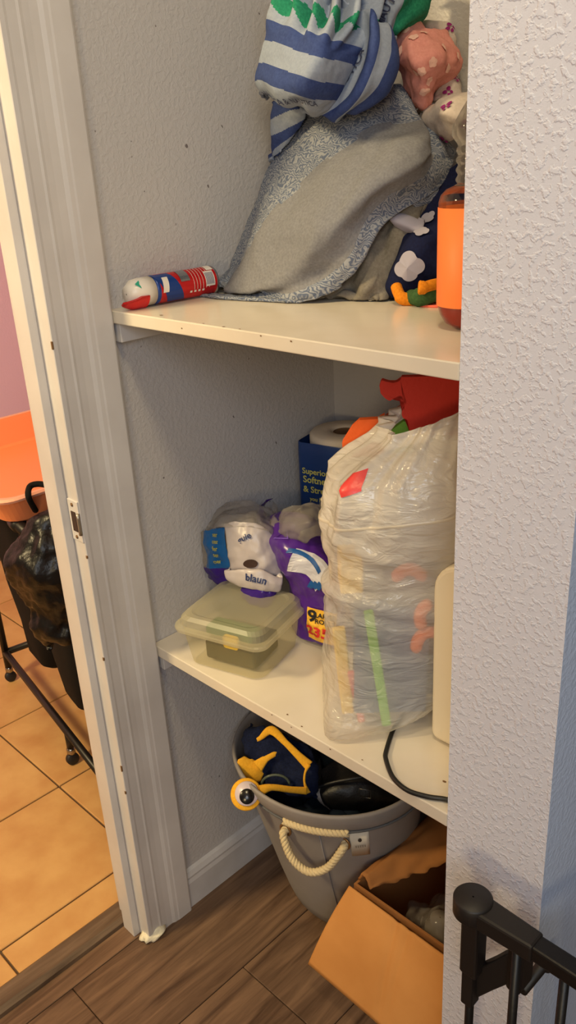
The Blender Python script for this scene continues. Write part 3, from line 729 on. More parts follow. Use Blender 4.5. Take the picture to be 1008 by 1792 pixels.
# ------------------------------------------------------------------ clear bottle with orange label
def bottle():
    c = Vector((0.5105, 0.1455, ZU+.001)); k = 1.0
    e = empty('soap_bottle', c, 'clear plastic bottle with plain orange label and red liquid, upper shelf', 'bottle')
    mt = Matrix.Translation(c)
    clear = bpy.data.materials.new('clear_plastic'); clear.use_nodes = True; nt = clear.node_tree; b = nt.nodes['Principled BSDF']
    b.inputs['Base Color'].default_value = srgb(225, 220, 215); b.inputs['Roughness'].default_value = .06; b.inputs['Transmission Weight'].default_value = 1; b.inputs['IOR'].default_value = 1.25
    t = nt.nodes.new('ShaderNodeBsdfTransparent'); mx = nt.nodes.new('ShaderNodeMixShader'); mx.inputs[0].default_value = .55
    nt.links.new(t.outputs[0], mx.inputs[1]); nt.links.new(b.outputs[0], mx.inputs[2]); nt.links.new(mx.outputs[0], nt.nodes['Material Output'].inputs[0])
    R0 = .037
    prof = [(.012, .0), (.020, .001), (.028, .006), (.034, .016), (R0, .028), (R0, .134), (R0-.002, .141), (.029, .147), (.021, .150)]
    for i in range(4):
        z = .152+i*.0095; prof += [(.0175, z), (.0195, z+.003), (.0195, z+.005), (.0175, z+.008)]
    prof += [(.0180, .190), (.0245, .199), (.0240, .208), (.016, .222), (.008, .234), (.008, .246)]
    lathe('bottle_shell', [(x+(.0 if x > .03 else 0), z) for x, z in prof], clear, e, 48, mt)
    liq = mat('red_liquid', srgb(186, 44, 22), .15, trans=0.3, spec=.6)
    lathe('liquid', [(max(.002, r_-.0015), z+.001) for r_, z in prof[:5]]+[(R0-.0015, .06), (.001, .0605)], liq, e, 48, mt)
    lab = mat('orange_label', srgb(255, 132, 62), .5)
    vs, fs = lathe_geo([(R0+.0006, .026), (R0+.0006, .129), (R0+.0002, .129), (R0+.0002, .026), (R0+.0006, .026)], 48)
    mkobj('label', [mt @ p for p in vs], fs, lab, e)
    a0 = R(-150-28); sq = mat('amber_patch', srgb(246, 148, 8), .5)
    vs = [mt @ Vector(((R0+.0011)*math.cos(a0+i*.06), (R0+.0011)*math.sin(a0+i*.06), z)) for z in (.112, .125) for i in range(5)]
    mkobj('label_square', vs, [(i, i+1, i+6, i+5) for i in range(4)], sq, e)
bottle()

# ------------------------------------------------------------------ middle shelf: towel pack
def cd(s, d, z):         # place by sideways offset and distance from the photographer's spot
    return Vector((CAM.x, CAM.y, 0)) + SIDE*s + AWAY*d + Vector((0, 0, z))
def towelpack():
    navyw = mat('blue_wrap_film', srgb(16, 52, 112), .35, .25, 20, bdist=.003); paper = mat('white_paper_roll', srgb(214, 200, 182), .95, .4, 120)
    e = empty('paper_towel_pack', (0.10, 0.39, ZL), 'tall paper roll pack in dark blue wrap in back corner', 'paper towels')
    ang = R(14); c = Vector((0.102, 0.385, ZL+.001))
    mt = Matrix.Translation(c) @ Matrix.Rotation(ang, 4, 'Z')
    # rounded square tube wrap
    def rr(w, h, r_, z, n=6):
        out = []
        for cx, cy, a0 in ((w-r_, -(h-r_), -90), (w-r_, h-r_, 0), (-(w-r_), h-r_, 90), (-(w-r_), -(h-r_), 180)):
            for i in range(n): a = R(a0+90*i/(n-1)); out.append(Vector((cx+r_*math.cos(a), cy+r_*math.sin(a), z)))
        return out
    vs, fs = [], []
    lv = [(.060, 0), (.0635, .004), (.064, .15), (.064, .262), (.0635, .282), (.0625, .2835)]
    for w, z in lv: vs += rr(w, w, .012, z)
    for i in range(len(lv)-1):
        for k in range(24): fs.append((i*24+k, i*24+(k+1) % 24, (i+1)*24+(k+1) % 24, (i+1)*24+k))
    fs.append(tuple(range(24))[::-1])
    mkobj('wrap', [mt @ v for v in vs], fs, navyw, e)
    lathe('roll', [(.021, .02), (.0615, .021), (.062, .03), (.062, .289), (.058, .293), (.030, .2945), (.021, .292), (.0205, .25), (.0205, .02)], paper, e, 48, mt, caps=False)
    lathe('core', [(.0203, .02), (.0203, .291), (.0185, .291), (.0185, .02)], mat('brown_core_card', srgb(120, 92, 64), .9), e, 32, mt, caps=False)
    gold = mat('yellow_print', srgb(190, 186, 96), .5); z = .232
    for s_, sz, dx in (('Superior', .0150, -.028), ('Softness', .0175, -.024), ('& Strength', .0165, -.018), ('you Need', .0105, -.020)):
        v2, f2 = text2d(s_, sz, .02)
        mkobj('lettering', [mt @ Vector((x+dx+.002, -.0646, z+y)) for x, y in v2], f2, gold, e, smooth=False); z -= sz*1.05
    pv = mat('purple_wrap', srgb(70, 26, 120), .35)
    mkobj('purple_band', [mt @ Vector(p) for p in ((.020, -.0646, .276), (.056, -.0646, .279), (.056, -.0646, .1), (.035, -.0646, .1))], [(0, 1, 2, 3)], pv, e, smooth=False)
towelpack()

# purple tissue multipack
def tissue():
    e = empty('tissue_multipack', at(520, 1120, 1.25), 'purple plastic tissue roll multipack with yellow number label', 'toilet paper')
    pur = mat('purple_film', srgb(76, 32, 134), .28, .35, 30, .6, bdist=.004); wh = mat('white_film', srgb(206, 204, 212), .35, .3, 30, bdist=.004); te = mat('blue_print_film', srgb(22, 84, 150), .35)
    ylw = mat('yellow_label', srgb(240, 186, 62), .45); blk = mat('black_print', srgb(24, 22, 30), .6); red = mat('red_print', srgb(206, 40, 42), .6)
    D = [[(452, 935, 1.27), (478, 925, 1.245), (515, 928, 1.23), (560, 945, 1.22), (610, 965, 1.22)],
         [(465, 960, 1.25), (490, 960, 1.20), (530, 968, 1.18), (575, 980, 1.17), (620, 1000, 1.18)],
         [(488, 995, 1.235), (512, 1000, 1.185), (545, 1010, 1.16), (582, 1025, 1.155), (622, 1040, 1.17)],
         [(508, 1030, 1.23), (525, 1040, 1.19), (552, 1050, 1.165), (590, 1062, 1.155), (624, 1075, 1.17)],
         [(514, 1070, 1.225), (528, 1082, 1.19), (552, 1092, 1.168), (590, 1102, 1.158), (626, 1110, 1.17)],
         [(514, 1100, 1.225), (530, 1115, 1.195), (553, 1126, 1.175), (590, 1136, 1.162), (626, 1142, 1.17)]]
    n = Net(rowsD(D), (.09, .03, .09, .02), 0.006, 22, 21, None, ZL+.003)
    def col(u, v):
        return 0
    n.build('wrap', [pur], e, 70, 80, None, .0015)
    def quad(w, h, n_=8, f=lambda x, y: (x, y)):
        v = [f(w*(i/n_-.5), h*(j/n_-.5)) for j in range(n_+1) for i in range(n_+1)]
        return v, [(j*(n_+1)+i, j*(n_+1)+i+1, (j+1)*(n_+1)+i+1, (j+1)*(n_+1)+i) for j in range(n_) for i in range(n_)]
    # pale scoop shape bordered with blue
    n.decal('pale_print', *quad(.062, .038, 8, lambda x, y: (x, y+.011*math.cos(x*46))), (.47, .36), wh, e, R(-30), .002)
    for k in range(3):
        n.decal('blue_print', *quad(.0085, .013, 4), (.47+.055*k, .475-.012*k), te, e, R(-30), .0032)
    n.decal('blue_print', *quad(.060, .006, 8, lambda x, y: (x, y+.010*math.cos(x*46))), (.47, .285), te, e, R(-28), .003)
    n.decal('label_sheet', *quad(.050, .058, 8), (.56, .80), ylw, e, R(-6), .002)
    n.decal('lettering', *text2d('9', .030, .03), (.465, .735), blk, e, R(-6), .0032)
    n.decal('lettering', *text2d('LARGE\nROLLS', .0115, .02), (.615, .735), blk, e, R(-6), .0032)
    n.decal('lettering', *text2d('235', .027, .03), (.53, .855), red, e, R(-6), .0032)
    # white roll end showing at the bottom
    paper = mat('tissue_paper', srgb(218, 206, 188), .95, .3, 140)
    for p, rad in ((on(572, 1128, 2, ZL), .036),):
        lathe('roll', [(.001, .002), (rad, .002), (rad+.003, .010), (rad+.003, .070), (rad, .08), (.001, .08)], paper, e, 32, Matrix.Translation(Vector((p.x, p.y, ZL))+AWAY*.035), caps=False)
    # empty clear plastic tail
    clr = film('clear_wrap_film', srgb(200, 192, 180), .30, .2, .8, 22)
    K = [[(478, 925, 1.25), (498, 902, 1.24), (520, 890, 1.235), (545, 888, 1.235), (566, 895, 1.23)],
         [(486, 936, 1.24), (505, 925, 1.20), (530, 915, 1.18), (550, 912, 1.185), (568, 915, 1.21)],
         [(500, 944, 1.24), (520, 945, 1.20), (538, 948, 1.19), (555, 940, 1.195), (572, 938, 1.22)]]
    Net(rowsD(K), (.03, .02, .04, .03), .007, 24, 24).build('loose_wrap', clr, e, 50, 40, None, .0006)
    tri = mat('lilac_print', srgb(122, 90, 190), .35)
    tv = [(0, .012), (-.014, -.010), (.014, -.010), (0, .0095), (-.011, -.0085), (.011, -.0085)]
    n.decal('triangle_print', tv, [(0, 1, 4, 3), (1, 2, 5, 4), (2, 0, 3, 5)], (.36, .07), tri, e, 0, .003)
tissue()

# food container
def container():
    p0 = on(330, 1160, 2, ZL); p1 = on(457, 1196, 2, ZL); p2 = on(512, 1130, 2, ZL)
    xa = (p1-p0).normalized(); w = (p1-p0).length; ya = Vector((-xa.y, xa.x, 0)); dpt = 0.125
    c = p0+xa*w/2+ya*dpt/2; c.z = ZL+.001
    if c.x-w/2 < 0.03: pass
    mt = Matrix((( xa.x, ya.x, 0, c.x), (xa.y, ya.y, 0, c.y), (0, 0, 1, c.z), (0, 0, 0, 1)))
    e = empty('food_container', c, 'cloudy yellowish plastic food container with lid on lower shelf', 'container')
    body = film('cloudy_plastic', srgb(226, 214, 160), .30, .3, .1, 20); lidm = film('cloudy_lid_plastic', srgb(220, 212, 180), .42, .3, .15, 20)
    def rr(w_, h_, r_, z, n=6):
        out = []
        for cx, cy, a0 in ((w_-r_, -(h_-r_), -90), (w_-r_, h_-r_, 0), (-(w_-r_), h_-r_, 90), (-(w_-r_), -(h_-r_), 180)):
            for i in range(n): a = R(a0+90*i/(n-1)); out.append(Vector((cx+r_*math.cos(a), cy+r_*math.sin(a), z)))
        return out
    def shell(name, lv, m_, capb, capt):
        vs, fs = [], []
        for w_, h_, z in lv: vs += rr(w_, h_, min(.02, w_*.4), z)
        for i in range(len(lv)-1):
            for k in range(24): fs.append((i*24+k, i*24+(k+1) % 24, (i+1)*24+(k+1) % 24, (i+1)*24+k))
        if capb: fs.append(tuple(range(24))[::-1])
        if capt: fs.append(tuple((len(lv)-1)*24+k for k in range(24)))
        return mkobj(name, [mt @ v for v in vs], fs, m_, e, False)
    W, D = w/2, dpt/2
    shell('tub', [(W-.004, D-.004, 0), (W, D, .003), (W+.004, D+.004, .035), (W+.008, D+.008, .073)], body, True, False)
    shell('lid', [(W+.0085, D+.0085, .066), (W+.0155, D+.0155, .064), (W+.0165, D+.0165, .069), (W+.0155, D+.0155, .0725), (W+.010, D+.010, .074), (W+.008, D+.008, .084), (W+.003, D+.003, .0895), (W-.004, D-.004, .090), (W-.008, D-.008, .0885)], lidm, False, True)
    g1 = mat('green_food_pouch', srgb(30, 92, 40), .4); dk = mat('dark_biscuits', srgb(58, 54, 40), .6, .6, 60); yl = mat('yellow_pouch', srgb(226, 190, 50), .4)
    bx = lambda b, r_: Matrix
    def inbox(name, b, m_, label, cat):
        bm = bmesh.new(); add_box(bm, *b, bev=.004); bm.transform(mt)
        tag(bmobj(name, bm, m_), label, cat)
    inbox('snack_pouch', (-.045, .040, -.040, -.005, .046, .062), g1, 'green pouch inside the cloudy plastic container', 'pouch')
    inbox('snack_bar', (-.044, .048, -.046, .03, .006, .040), dk, 'dark block inside the cloudy plastic container', 'snack')
    inbox('yellow_sachet', (-.005, .022, -.0485, -.0465, .038, .060), yl, 'small yellow sachet inside the cloudy plastic container', 'sachet')
container()

# torn plastic wrapper on the lid
def wrapper():
    e = empty('torn_wrapper', at(430, 1040, 1.27), 'torn clear plastic wrapper with blue and purple print on container lid', 'wrapper')
    clr = film('crinkled_clear_film', srgb(206, 198, 190), .36, .16, .9, 30); blue = mat('wrapper_blue', srgb(12, 92, 158), .3, .3, 30); wh = mat('wrapper_white', srgb(186, 176, 176), .35, .4, 20, bdist=.003)
    pur = film('wrapper_purple', srgb(72, 40, 150), .9, .25, .5, 26); ink = mat('wrapper_ink', srgb(28, 44, 92), .5); yg = mat('wrapper_yellow', srgb(176, 170, 70), .5); dkb = mat('inside_shadow_brown', srgb(52, 30, 24), .8)
    top = [[(368, 905, 1.335), (395, 893, 1.32), (425, 888, 1.31), (455, 892, 1.30), (482, 905, 1.30)],
           [(360, 922, 1.32), (392, 905, 1.28), (428, 902, 1.265), (460, 908, 1.26), (486, 922, 1.27)],
           [(358, 935, 1.30), (388, 925, 1.26), (425, 922, 1.24), (460, 930, 1.235), (490, 945, 1.25)]]
    Net(rowsD(top), (.03, .03, .04, .0), .008, 22, 31).build('clear_film', clr, e, 60, 40, None, .0006)
    bl = [[(350, 930, 1.315), (362, 930, 1.285), (378, 926, 1.27), (392, 922, 1.262)],
          [(352, 960, 1.31), (363, 962, 1.28), (380, 960, 1.262), (396, 958, 1.252)],
          [(358, 990, 1.305), (367, 995, 1.275), (384, 996, 1.26), (402, 996, 1.25)],
          [(366, 1012, 1.30), (375, 1016, 1.28), (388, 1018, 1.27), (398, 1010, 1.26)]]
    n = Net(rowsD(bl), (.03, .0, .01, .02), .005, 30, 32)
    n.build('blue_panel', [blue, pur, clr], e, 40, 50, lambda u, v: 1 if v > .68 else (2 if u < .2 else 0), .0008)
    sq = []
    for k in range(5):
        n.decal('faded_lettering', *text2d('sof'[k % 3]+'e'+'r', .0105, .02), (.62, .12+.105*k), yg, e, R(12), .002)
    whp = [[(392, 918, 1.262), (420, 914, 1.245), (452, 920, 1.238), (480, 938, 1.24)],
           [(396, 948, 1.25), (425, 946, 1.23), (458, 955, 1.222), (488, 970, 1.228)],
           [(400, 978, 1.245), (430, 980, 1.222), (462, 984, 1.215), (490, 990, 1.222)],
           [(402, 1000, 1.245), (432, 1004, 1.225), (465, 1006, 1.22), (494, 1006, 1.225)]]
    n2 = Net(rowsD(whp), (.0, .02, .01, .02), .004, 26, 33)
    n2.build('white_panel', wh, e, 50, 50, None, .0008)
    n2.decal('hole', *[(lambda v, f: ([(x*1.8, y) for x, y in v], f))(*blob2d([(0, 0, .0072)], 20))][0], (.42, .72), dkb, e, R(14), .002)
    n2.decal('lettering', *text2d('guie', .014, .02), (.38, .28), ink, e, R(30), .002)
    st = [[(394, 1000, 1.235), (425, 998, 1.215), (460, 1000, 1.205), (494, 1012, 1.21)],
          [(398, 1014, 1.23), (428, 1014, 1.208), (460, 1018, 1.197), (492, 1024, 1.202)],
          [(412, 1024, 1.23), (430, 1030, 1.21), (458, 1034, 1.20), (488, 1034, 1.205)]]
    n3 = Net(rowsD(st), (.01, .02, .01, .01), .003, 30, 34)
    n3.build('white_band', wh, e, 50, 24, None, .0008)
    n3.decal('lettering', *text2d('blaun', .0165, .02), (.55, .42), ink, e, R(-8), .002)
    pu = [[(424, 1022, 1.225), (450, 1024, 1.205), (475, 1026, 1.205), (488, 1026, 1.215)],
          [(420, 1036, 1.225), (448, 1042, 1.20), (474, 1042, 1.20), (486, 1038, 1.212)],
          [(426, 1050, 1.225), (446, 1060, 1.205), (468, 1062, 1.205), (480, 1052, 1.215)]]
    Net(rowsD(pu), (.02, .02, .0, .02), .004, 34, 35).build('purple_flap', pur, e, 40, 30, None, .0008)
    pl = [[(366, 1000, 1.285), (380, 1003, 1.27), (398, 1004, 1.265)], [(370, 1012, 1.285), (382, 1018, 1.27), (398, 1018, 1.265)], [(378, 1020, 1.28), (386, 1024, 1.27), (394, 1022, 1.27)]]
    Net(rowsD(pl), (.02, .01, .0, .01), .003, 34, 36).build('purple_flap', pur, e, 20, 20, None, .0008)
wrapper()

# ------------------------------------------------------------------ white trash bag
BAG = [  # z, sideways centre, distance, half width, half depth
    (0.597, .090, 1.00, .052, .050), (0.605, .094, 1.00, .058, .060), (0.62, .108, 1.00, .074, .066), (0.64, .124, 1.01, .088, .072), (0.67, .136, 1.015, .098, .076), (0.70, .142, 1.02, .101, .080), (0.75, .149, 1.02, .106, .084),
    (0.79, .155, 1.02, .110, .086), (0.805, .155, 1.02, .113, .086), (0.825, .158, 1.02, .107, .080), (0.87, .160, 1.02, .115, .090), (0.905, .163, 1.02, .116, .094), (0.94, .168, 1.02, .113, .093),
    (0.97, .168, 1.02, .109, .086), (1.0, .180, 1.025, .090, .074), (1.02, .192, 1.03, .074, .064), (1.035, .200, 1.035, .068, .060), (1.045, .204, 1.035, .072, .063)]
def bag_par(z):
    for a, b in zip(BAG, BAG[1:]):
        if a[0] <= z <= b[0]:
            t = (z-a[0])/(b[0]-a[0]); t = t*t*(3-2*t) if False else t
            return [a[i]+(b[i]-a[i])*t for i in range(1, 5)]
    return list(BAG[-1][1:])
def bag_S(th, z, off=0):
    s, d, hw, hd = bag_par(z)
    c, sn = math.cos(th), math.sin(th); ex = .72
    x = math.copysign(abs(c)**ex, c); y = math.copysign(abs(sn)**ex, sn)
    g = max(0, (z-.86)/.18); g = min(g, 1)
    pl = g*(0.105+.04*math.sin(5*th))*math.sin(11*th+3.0*math.sin(2*th+1)+z*9) + g*g*.03*math.sin(27*th+2*math.sin(4*th))
    mid = max(0, 1-abs(z-.80)/.16)
    q = Vector((c*1.1, sn*1.1, z*9))
    fold = mid*0.085*noise.noise(Vector((c*1.3, sn*1.3, z*46+c*1.6))) + 0.050*noise.noise(Vector((c*2.2, sn*2.2, z*14)))+.02*noise.noise(Vector((c*7, sn*7, z*40)))
    k = 1+pl+fold
    # slanting tilt: the mouth sits higher on the right
    zz = z + max(0, (z-.93)/.12)*0.034*x
    p = cd(s+hw*x*k+0.0, d+hd*y*k, zz)
    # trailing corner of empty film at the foot
    if z < .66 and x < 0 and y < 0:
        w = (1-(z-.597)/.063)*abs(x)*abs(y); p += SIDE*(-.018*w)+AWAY*(-.026*w)
    if off:
        cc = cd(s, d, zz); p += (p-cc).normalized()*off
    if p.x > .592: p.x = .592
    if p.z < ZL+.0015: p.z = ZL+.0015
    return p
def trashbag():
    e = empty('trash_bag', cd(.15, 1.02, ZL), 'full translucent white drawstring trash bag standing on lower shelf', 'bag')
    fm = film('white_bag_film', srgb(252, 246, 236), .55, .13, .9, 24, .9)
    nt = fm.node_tree
    bp = [n for n in nt.nodes if n.type == 'BUMP'][0]; ns = [n for n in nt.nodes if n.type == 'TEX_NOISE'][0]
    mp = nt.nodes.new('ShaderNodeMapping'); mp.inputs['Scale'].default_value = (1, 1, 2.6); tc = [n for n in nt.nodes if n.type == 'TEX_COORD'][0]
    nt.links.new(tc.outputs['Object'], mp.inputs[0]); nt.links.new(mp.outputs[0], ns.inputs['Vector']); ns.inputs['Distortion'].default_value = 1.2; bp.inputs['Distance'].default_value = .0055
    ge = nt.nodes.new('ShaderNodeNewGeometry'); sx_ = nt.nodes.new('ShaderNodeSeparateXYZ'); mr_ = nt.nodes.new('ShaderNodeMapRange')
    mr_.inputs['From Min'].default_value = .76; mr_.inputs['From Max'].default_value = .93; mr_.inputs['To Min'].default_value = .46; mr_.inputs['To Max'].default_value = .80
    nt.links.new(ge.outputs['Position'], sx_.inputs[0]); nt.links.new(sx_.outputs['Z'], mr_.inputs['Value'])
    for q_ in nt.nodes:
        if q_.type == 'MIX_SHADER' and q_.inputs[1].links[0].from_node.type == 'BSDF_TRANSPARENT': nt.links.new(mr_.outputs[0], q_.inputs[0])
    nth, nz = 260, 150; vs, fs = [], []
    zs = [.597+(1.045-.597)*j/nz for j in range(nz+1)]
    for z in zs:
        for i in range(nth): vs.append(bag_S(2*math.pi*i/nth, z))
    # inner lip
    for z in (1.04, 1.02):
        for i in range(nth): vs.append(bag_S(2*math.pi*i/nth, z, -.005))
    for j in range(nz+2):
        for i in range(nth): fs.append((j*nth+i, j*nth+(i+1) % nth, (j+1)*nth+(i+1) % nth, (j+1)*nth+i))
    fs.append(tuple(range(nth))[::-1])
    mkobj('bag_film', vs, fs, fm, e)
    # hem seam line of the drawstring channel
    hemm = film('bag_hem_film', srgb(240, 230, 212), .75, .2, .5, 40)
    vs, fs = [], []
    for j, (dz, of) in enumerate(((-.002, .0005), (-.001, .0011), (.001, .0011), (.002, .0005))):
        for i in range(nth):
            th = 2*math.pi*i/nth
            vs.append(bag_S(th, .925+.022*math.cos(th)+dz, of))
    for j in range(3):
        for i in range(nth): fs.append((j*nth+i, j*nth+(i+1) % nth, (j+1)*nth+(i+1) % nth, (j+1)*nth+i))
    mkobj('drawstring_hem', vs, fs, hemm, e)
    # red drawstring patch showing through a slit
    rd = mat('red_drawstring', srgb(226, 70, 66), .35, .5, 60)
    vs, fs = [], []
    for j in range(7):
        for i in range(9):
            th = R(216)+i*.030-j*.028; z = .958+j*.0052+i*.0012
            vs.append(bag_S(th, z, .0016))
    for j in range(6):
        for i in range(8): fs.append((j*9+i, j*9+i+1, (j+1)*9+i+1, (j+1)*9+i))
    mkobj('drawstring', vs, fs, rd, e)
    # contents seen through the film
    foam = lambda n, c: mat(n, c, .7, .3, 150)
    BL, GR, OR, YE, RE, GY = foam('blue_book', srgb(70, 90, 128)), foam('green_foam', srgb(130, 200, 66)), foam('orange_foam', srgb(240, 112, 40)), foam('yellow_foam', srgb(246, 206, 84)), foam('red_foam_inner', srgb(214, 72, 60)), foam('grey_foam', srgb(120, 118, 116))
    def slab(name, s, d, z, w, h, t, tilt, m_, label, cat, yw=0, group=None):
        bm = bmesh.new(); add_box(bm, -w/2, w/2, -t/2, t/2, -h/2, h/2, bev=min(t, .006)*.4)
        bm.transform(Matrix.Translation(cd(s, d, z)) @ Matrix.Rotation(yaw+yw, 4, 'Z') @ Matrix.Rotation(tilt, 4, 'Y'))
        tag(bmobj(name, bm, m_), label, cat, group)
    slab('picture_book', .128, .975, .705, .100, .165, .028, R(2), BL, 'grey blue board book seen through lower part of trash bag', 'book')
    slab('green_foam_strip', .108, .9535, .70, .013, .185, .007, R(-7), GR, 'bright green strip seen through trash bag in front of the blue book', 'foam strip')
    slab('yellow_foam_strip', .064, .985, .68, .018, .14, .01, R(-4), YE, 'yellow strip seen through left edge of trash bag', 'foam strip')
    slab('red_foam_strip', .080, .972, .645, .010, .085, .008, R(-9), RE, 'red strip seen through trash bag near its bottom left', 'foam strip')
    slab('yellow_foam_sheet', .078, 1.0, .83, .03, .05, .05, R(0), YE, 'yellow piece seen through trash bag at its narrow waist', 'foam sheet')
    slab('grey_foam_block', .185, 1.0, .80, .12, .07, .07, R(0), GY, 'dark grey block seen through the middle of trash bag', 'foam block')
    def arc_piece(name, s, d, z, r, a0, a1, m_, label):
        path = [cd(s+r*math.cos(R(a)), d, z+r*1.3*math.sin(R(a))) for a in range(a0, a1, 15)]
        o = tube(name, path, [.004]+[.0085]*(len(path)-2)+[.005], m_, None, 10); tag(o, label, 'foam letter')
    arc_piece('orange_foam_letter', .180, .955, .775, .016, 90, 230, OR, 'curved orange piece seen through the middle of trash bag')
    arc_piece('orange_foam_letter', .178, .958, .728, .018, 60, 200, OR, 'curved orange piece seen through trash bag above the dark blue area')
    arc_piece('orange_foam_letter', .150, .958, .820, .020, 20, 160, OR, 'curved orange piece seen through trash bag just under its waist')
    slab('navy_foam_block', .205, .985, .70, .05, .12, .03, R(8), foam('navy_foam', srgb(30, 40, 74)), 'dark navy piece seen through trash bag next to the white appliance', 'foam block')
    slab('stuffing_block', .16, 1.03, .90, .15, .12, .09, 0, foam('cream_foam', srgb(186, 172, 150)), 'cream block seen through top half of trash bag', 'foam block')
    # pieces sticking out of the mouth
    def plate(name, pix, d, th_, m_, label, cat):
        # outline lies in an upright plane facing the doorway side
        P3 = [at(px, py, d) for px, py in pix]
        fr = [p-AWAY*(th_/2) for p in P3]; bk = [p+AWAY*(th_/2)+SIDE*.002 for p in P3]
        n = len(pix); bm = bmesh.new()
        a = [bm.verts.new(p) for p in fr]; b = [bm.verts.new(p) for p in bk]
        bm.faces.new(a); bm.faces.new(b[::-1])
        for i in range(n): bm.faces.new((a[i], a[(i+1) % n], b[(i+1) % n], b[i]))
        bmesh.ops.triangulate(bm, faces=[f for f in bm.faces if len(f.verts) > 4])
        tag(bmobj(name, bm, m_), label, cat)
    pts = [(663, 673), (667, 664), (675, 666), (687, 668), (698, 664), (702, 658), (706, 655), (830, 655), (830, 760), (716, 760), (713, 735), (704, 729), (702, 719), (708, 709), (711, 701), (706, 694), (698, 691), (690, 694), (681, 699), (672, 694), (665, 686)]
    pp = [tuple(p)[:2] for p in spline([Vector((x, y, 0)) for x, y in pts[:6]], 4)] + pts[7:9] + [tuple(p)[:2] for p in spline([Vector((x, y, 0)) for x, y in pts[9:]], 4)]
    plate('red_foam_tile', pp, 1.075, .012, foam('red_foam', srgb(204, 46, 30)), 'red interlocking foam tile sticking up out of the trash bag', 'foam tile')
    plate('orange_foam_tile', [(598, 772), (615, 745), (628, 733), (660, 731), (672, 724), (668, 752), (672, 790), (640, 800), (600, 800)], 1.10, .012, foam('orange_foam_b', srgb(248, 104, 30)), 'orange foam piece sticking out left of the bag mouth', 'foam tile')
    plate('brown_foam_tile', [(672, 728), (703, 708), (716, 724), (716, 780), (672, 790)], 1.13, .012, foam('dull_red_foam', srgb(176, 84, 66)), 'dull brown foam piece between orange and red pieces in bag mouth', 'foam tile')
    plate('green_foam_tile', [(682, 752), (705, 735), (722, 740), (722, 790), (682, 790)], 1.09, .012, foam('green_foam_b', srgb(120, 180, 60)), 'green foam corner peeking over the bag mouth', 'foam tile')
trashbag()

# ------------------------------------------------------------------ white appliance and cord
def device():
    wp = mat('cream_white_plastic', srgb(228, 214, 190), .35, spec=.4)
    e = empty('white_appliance', (.543, .13, ZL), 'cream white rounded plastic appliance beside the wall edge on lower shelf', 'appliance')
    def outline(x0, x1, z0, z1, rt, rb, n=8):
        out = []
        for cx, cz, r_, a0 in ((x1-rt, z1-rt, rt, 0), (x0+rt, z1-rt, rt, 90), (x0+rb, z0+rb, rb, 180), (x1-rb, z0+rb, rb, 270)):
            for i in range(n): a = R(a0+90*i/(n-1)); out.append((cx+r_*math.cos(a), cz+r_*math.sin(a)))
        return out
    bm = bmesh.new(); ol = outline(.497, .590, ZL+.004, .870, .042, .012)
    f = bm.faces.new([bm.verts.new((x, .102, z)) for x, z in ol])
    r = bmesh.ops.extrude_face_region(bm, geom=[f]); bmesh.ops.translate(bm, vec=(0, .058, 0), verts=[g_ for g_ in r['geom'] if isinstance(g_, bmesh.types.BMVert)])
    bmesh.ops.bevel(bm, geom=[ed for ed in bm.edges if len(ed.link_faces) == 2 and ed.calc_face_angle(0) > 1.2], offset=.006, segments=3, profile=.5, affect='EDGES')
    bmobj('housing', bm, wp, e, False)
    for x in (.512, .575): box('rubber_foot', (x-.006, x+.006, .112, .150, ZL+.0005, ZL+.0045), mat('grey_rubber', srgb(90, 88, 86), .8), e, bev=.001)
    pts = [(.535, .166), (.500, .180), (.46, .186)] + [tuple(on(px, py, 2, ZL)[:2]) for px, py in ((742, 1232), (712, 1250), (690, 1278), (676, 1318), (676, 1335), (688, 1365), (712, 1387), (745, 1398), (772, 1402))] + [(.588, .022), (.591, .05), (.590, .12), (.575, .168)]
    pa = spline([(x, y, ZL+.0042) for x, y in pts], 8)
    tag(tube('power_cord', pa, .0032, mat('black_rubber', srgb(18, 17, 18), .45)), 'black cord looped on lower shelf beside the white appliance', 'cord')
device()

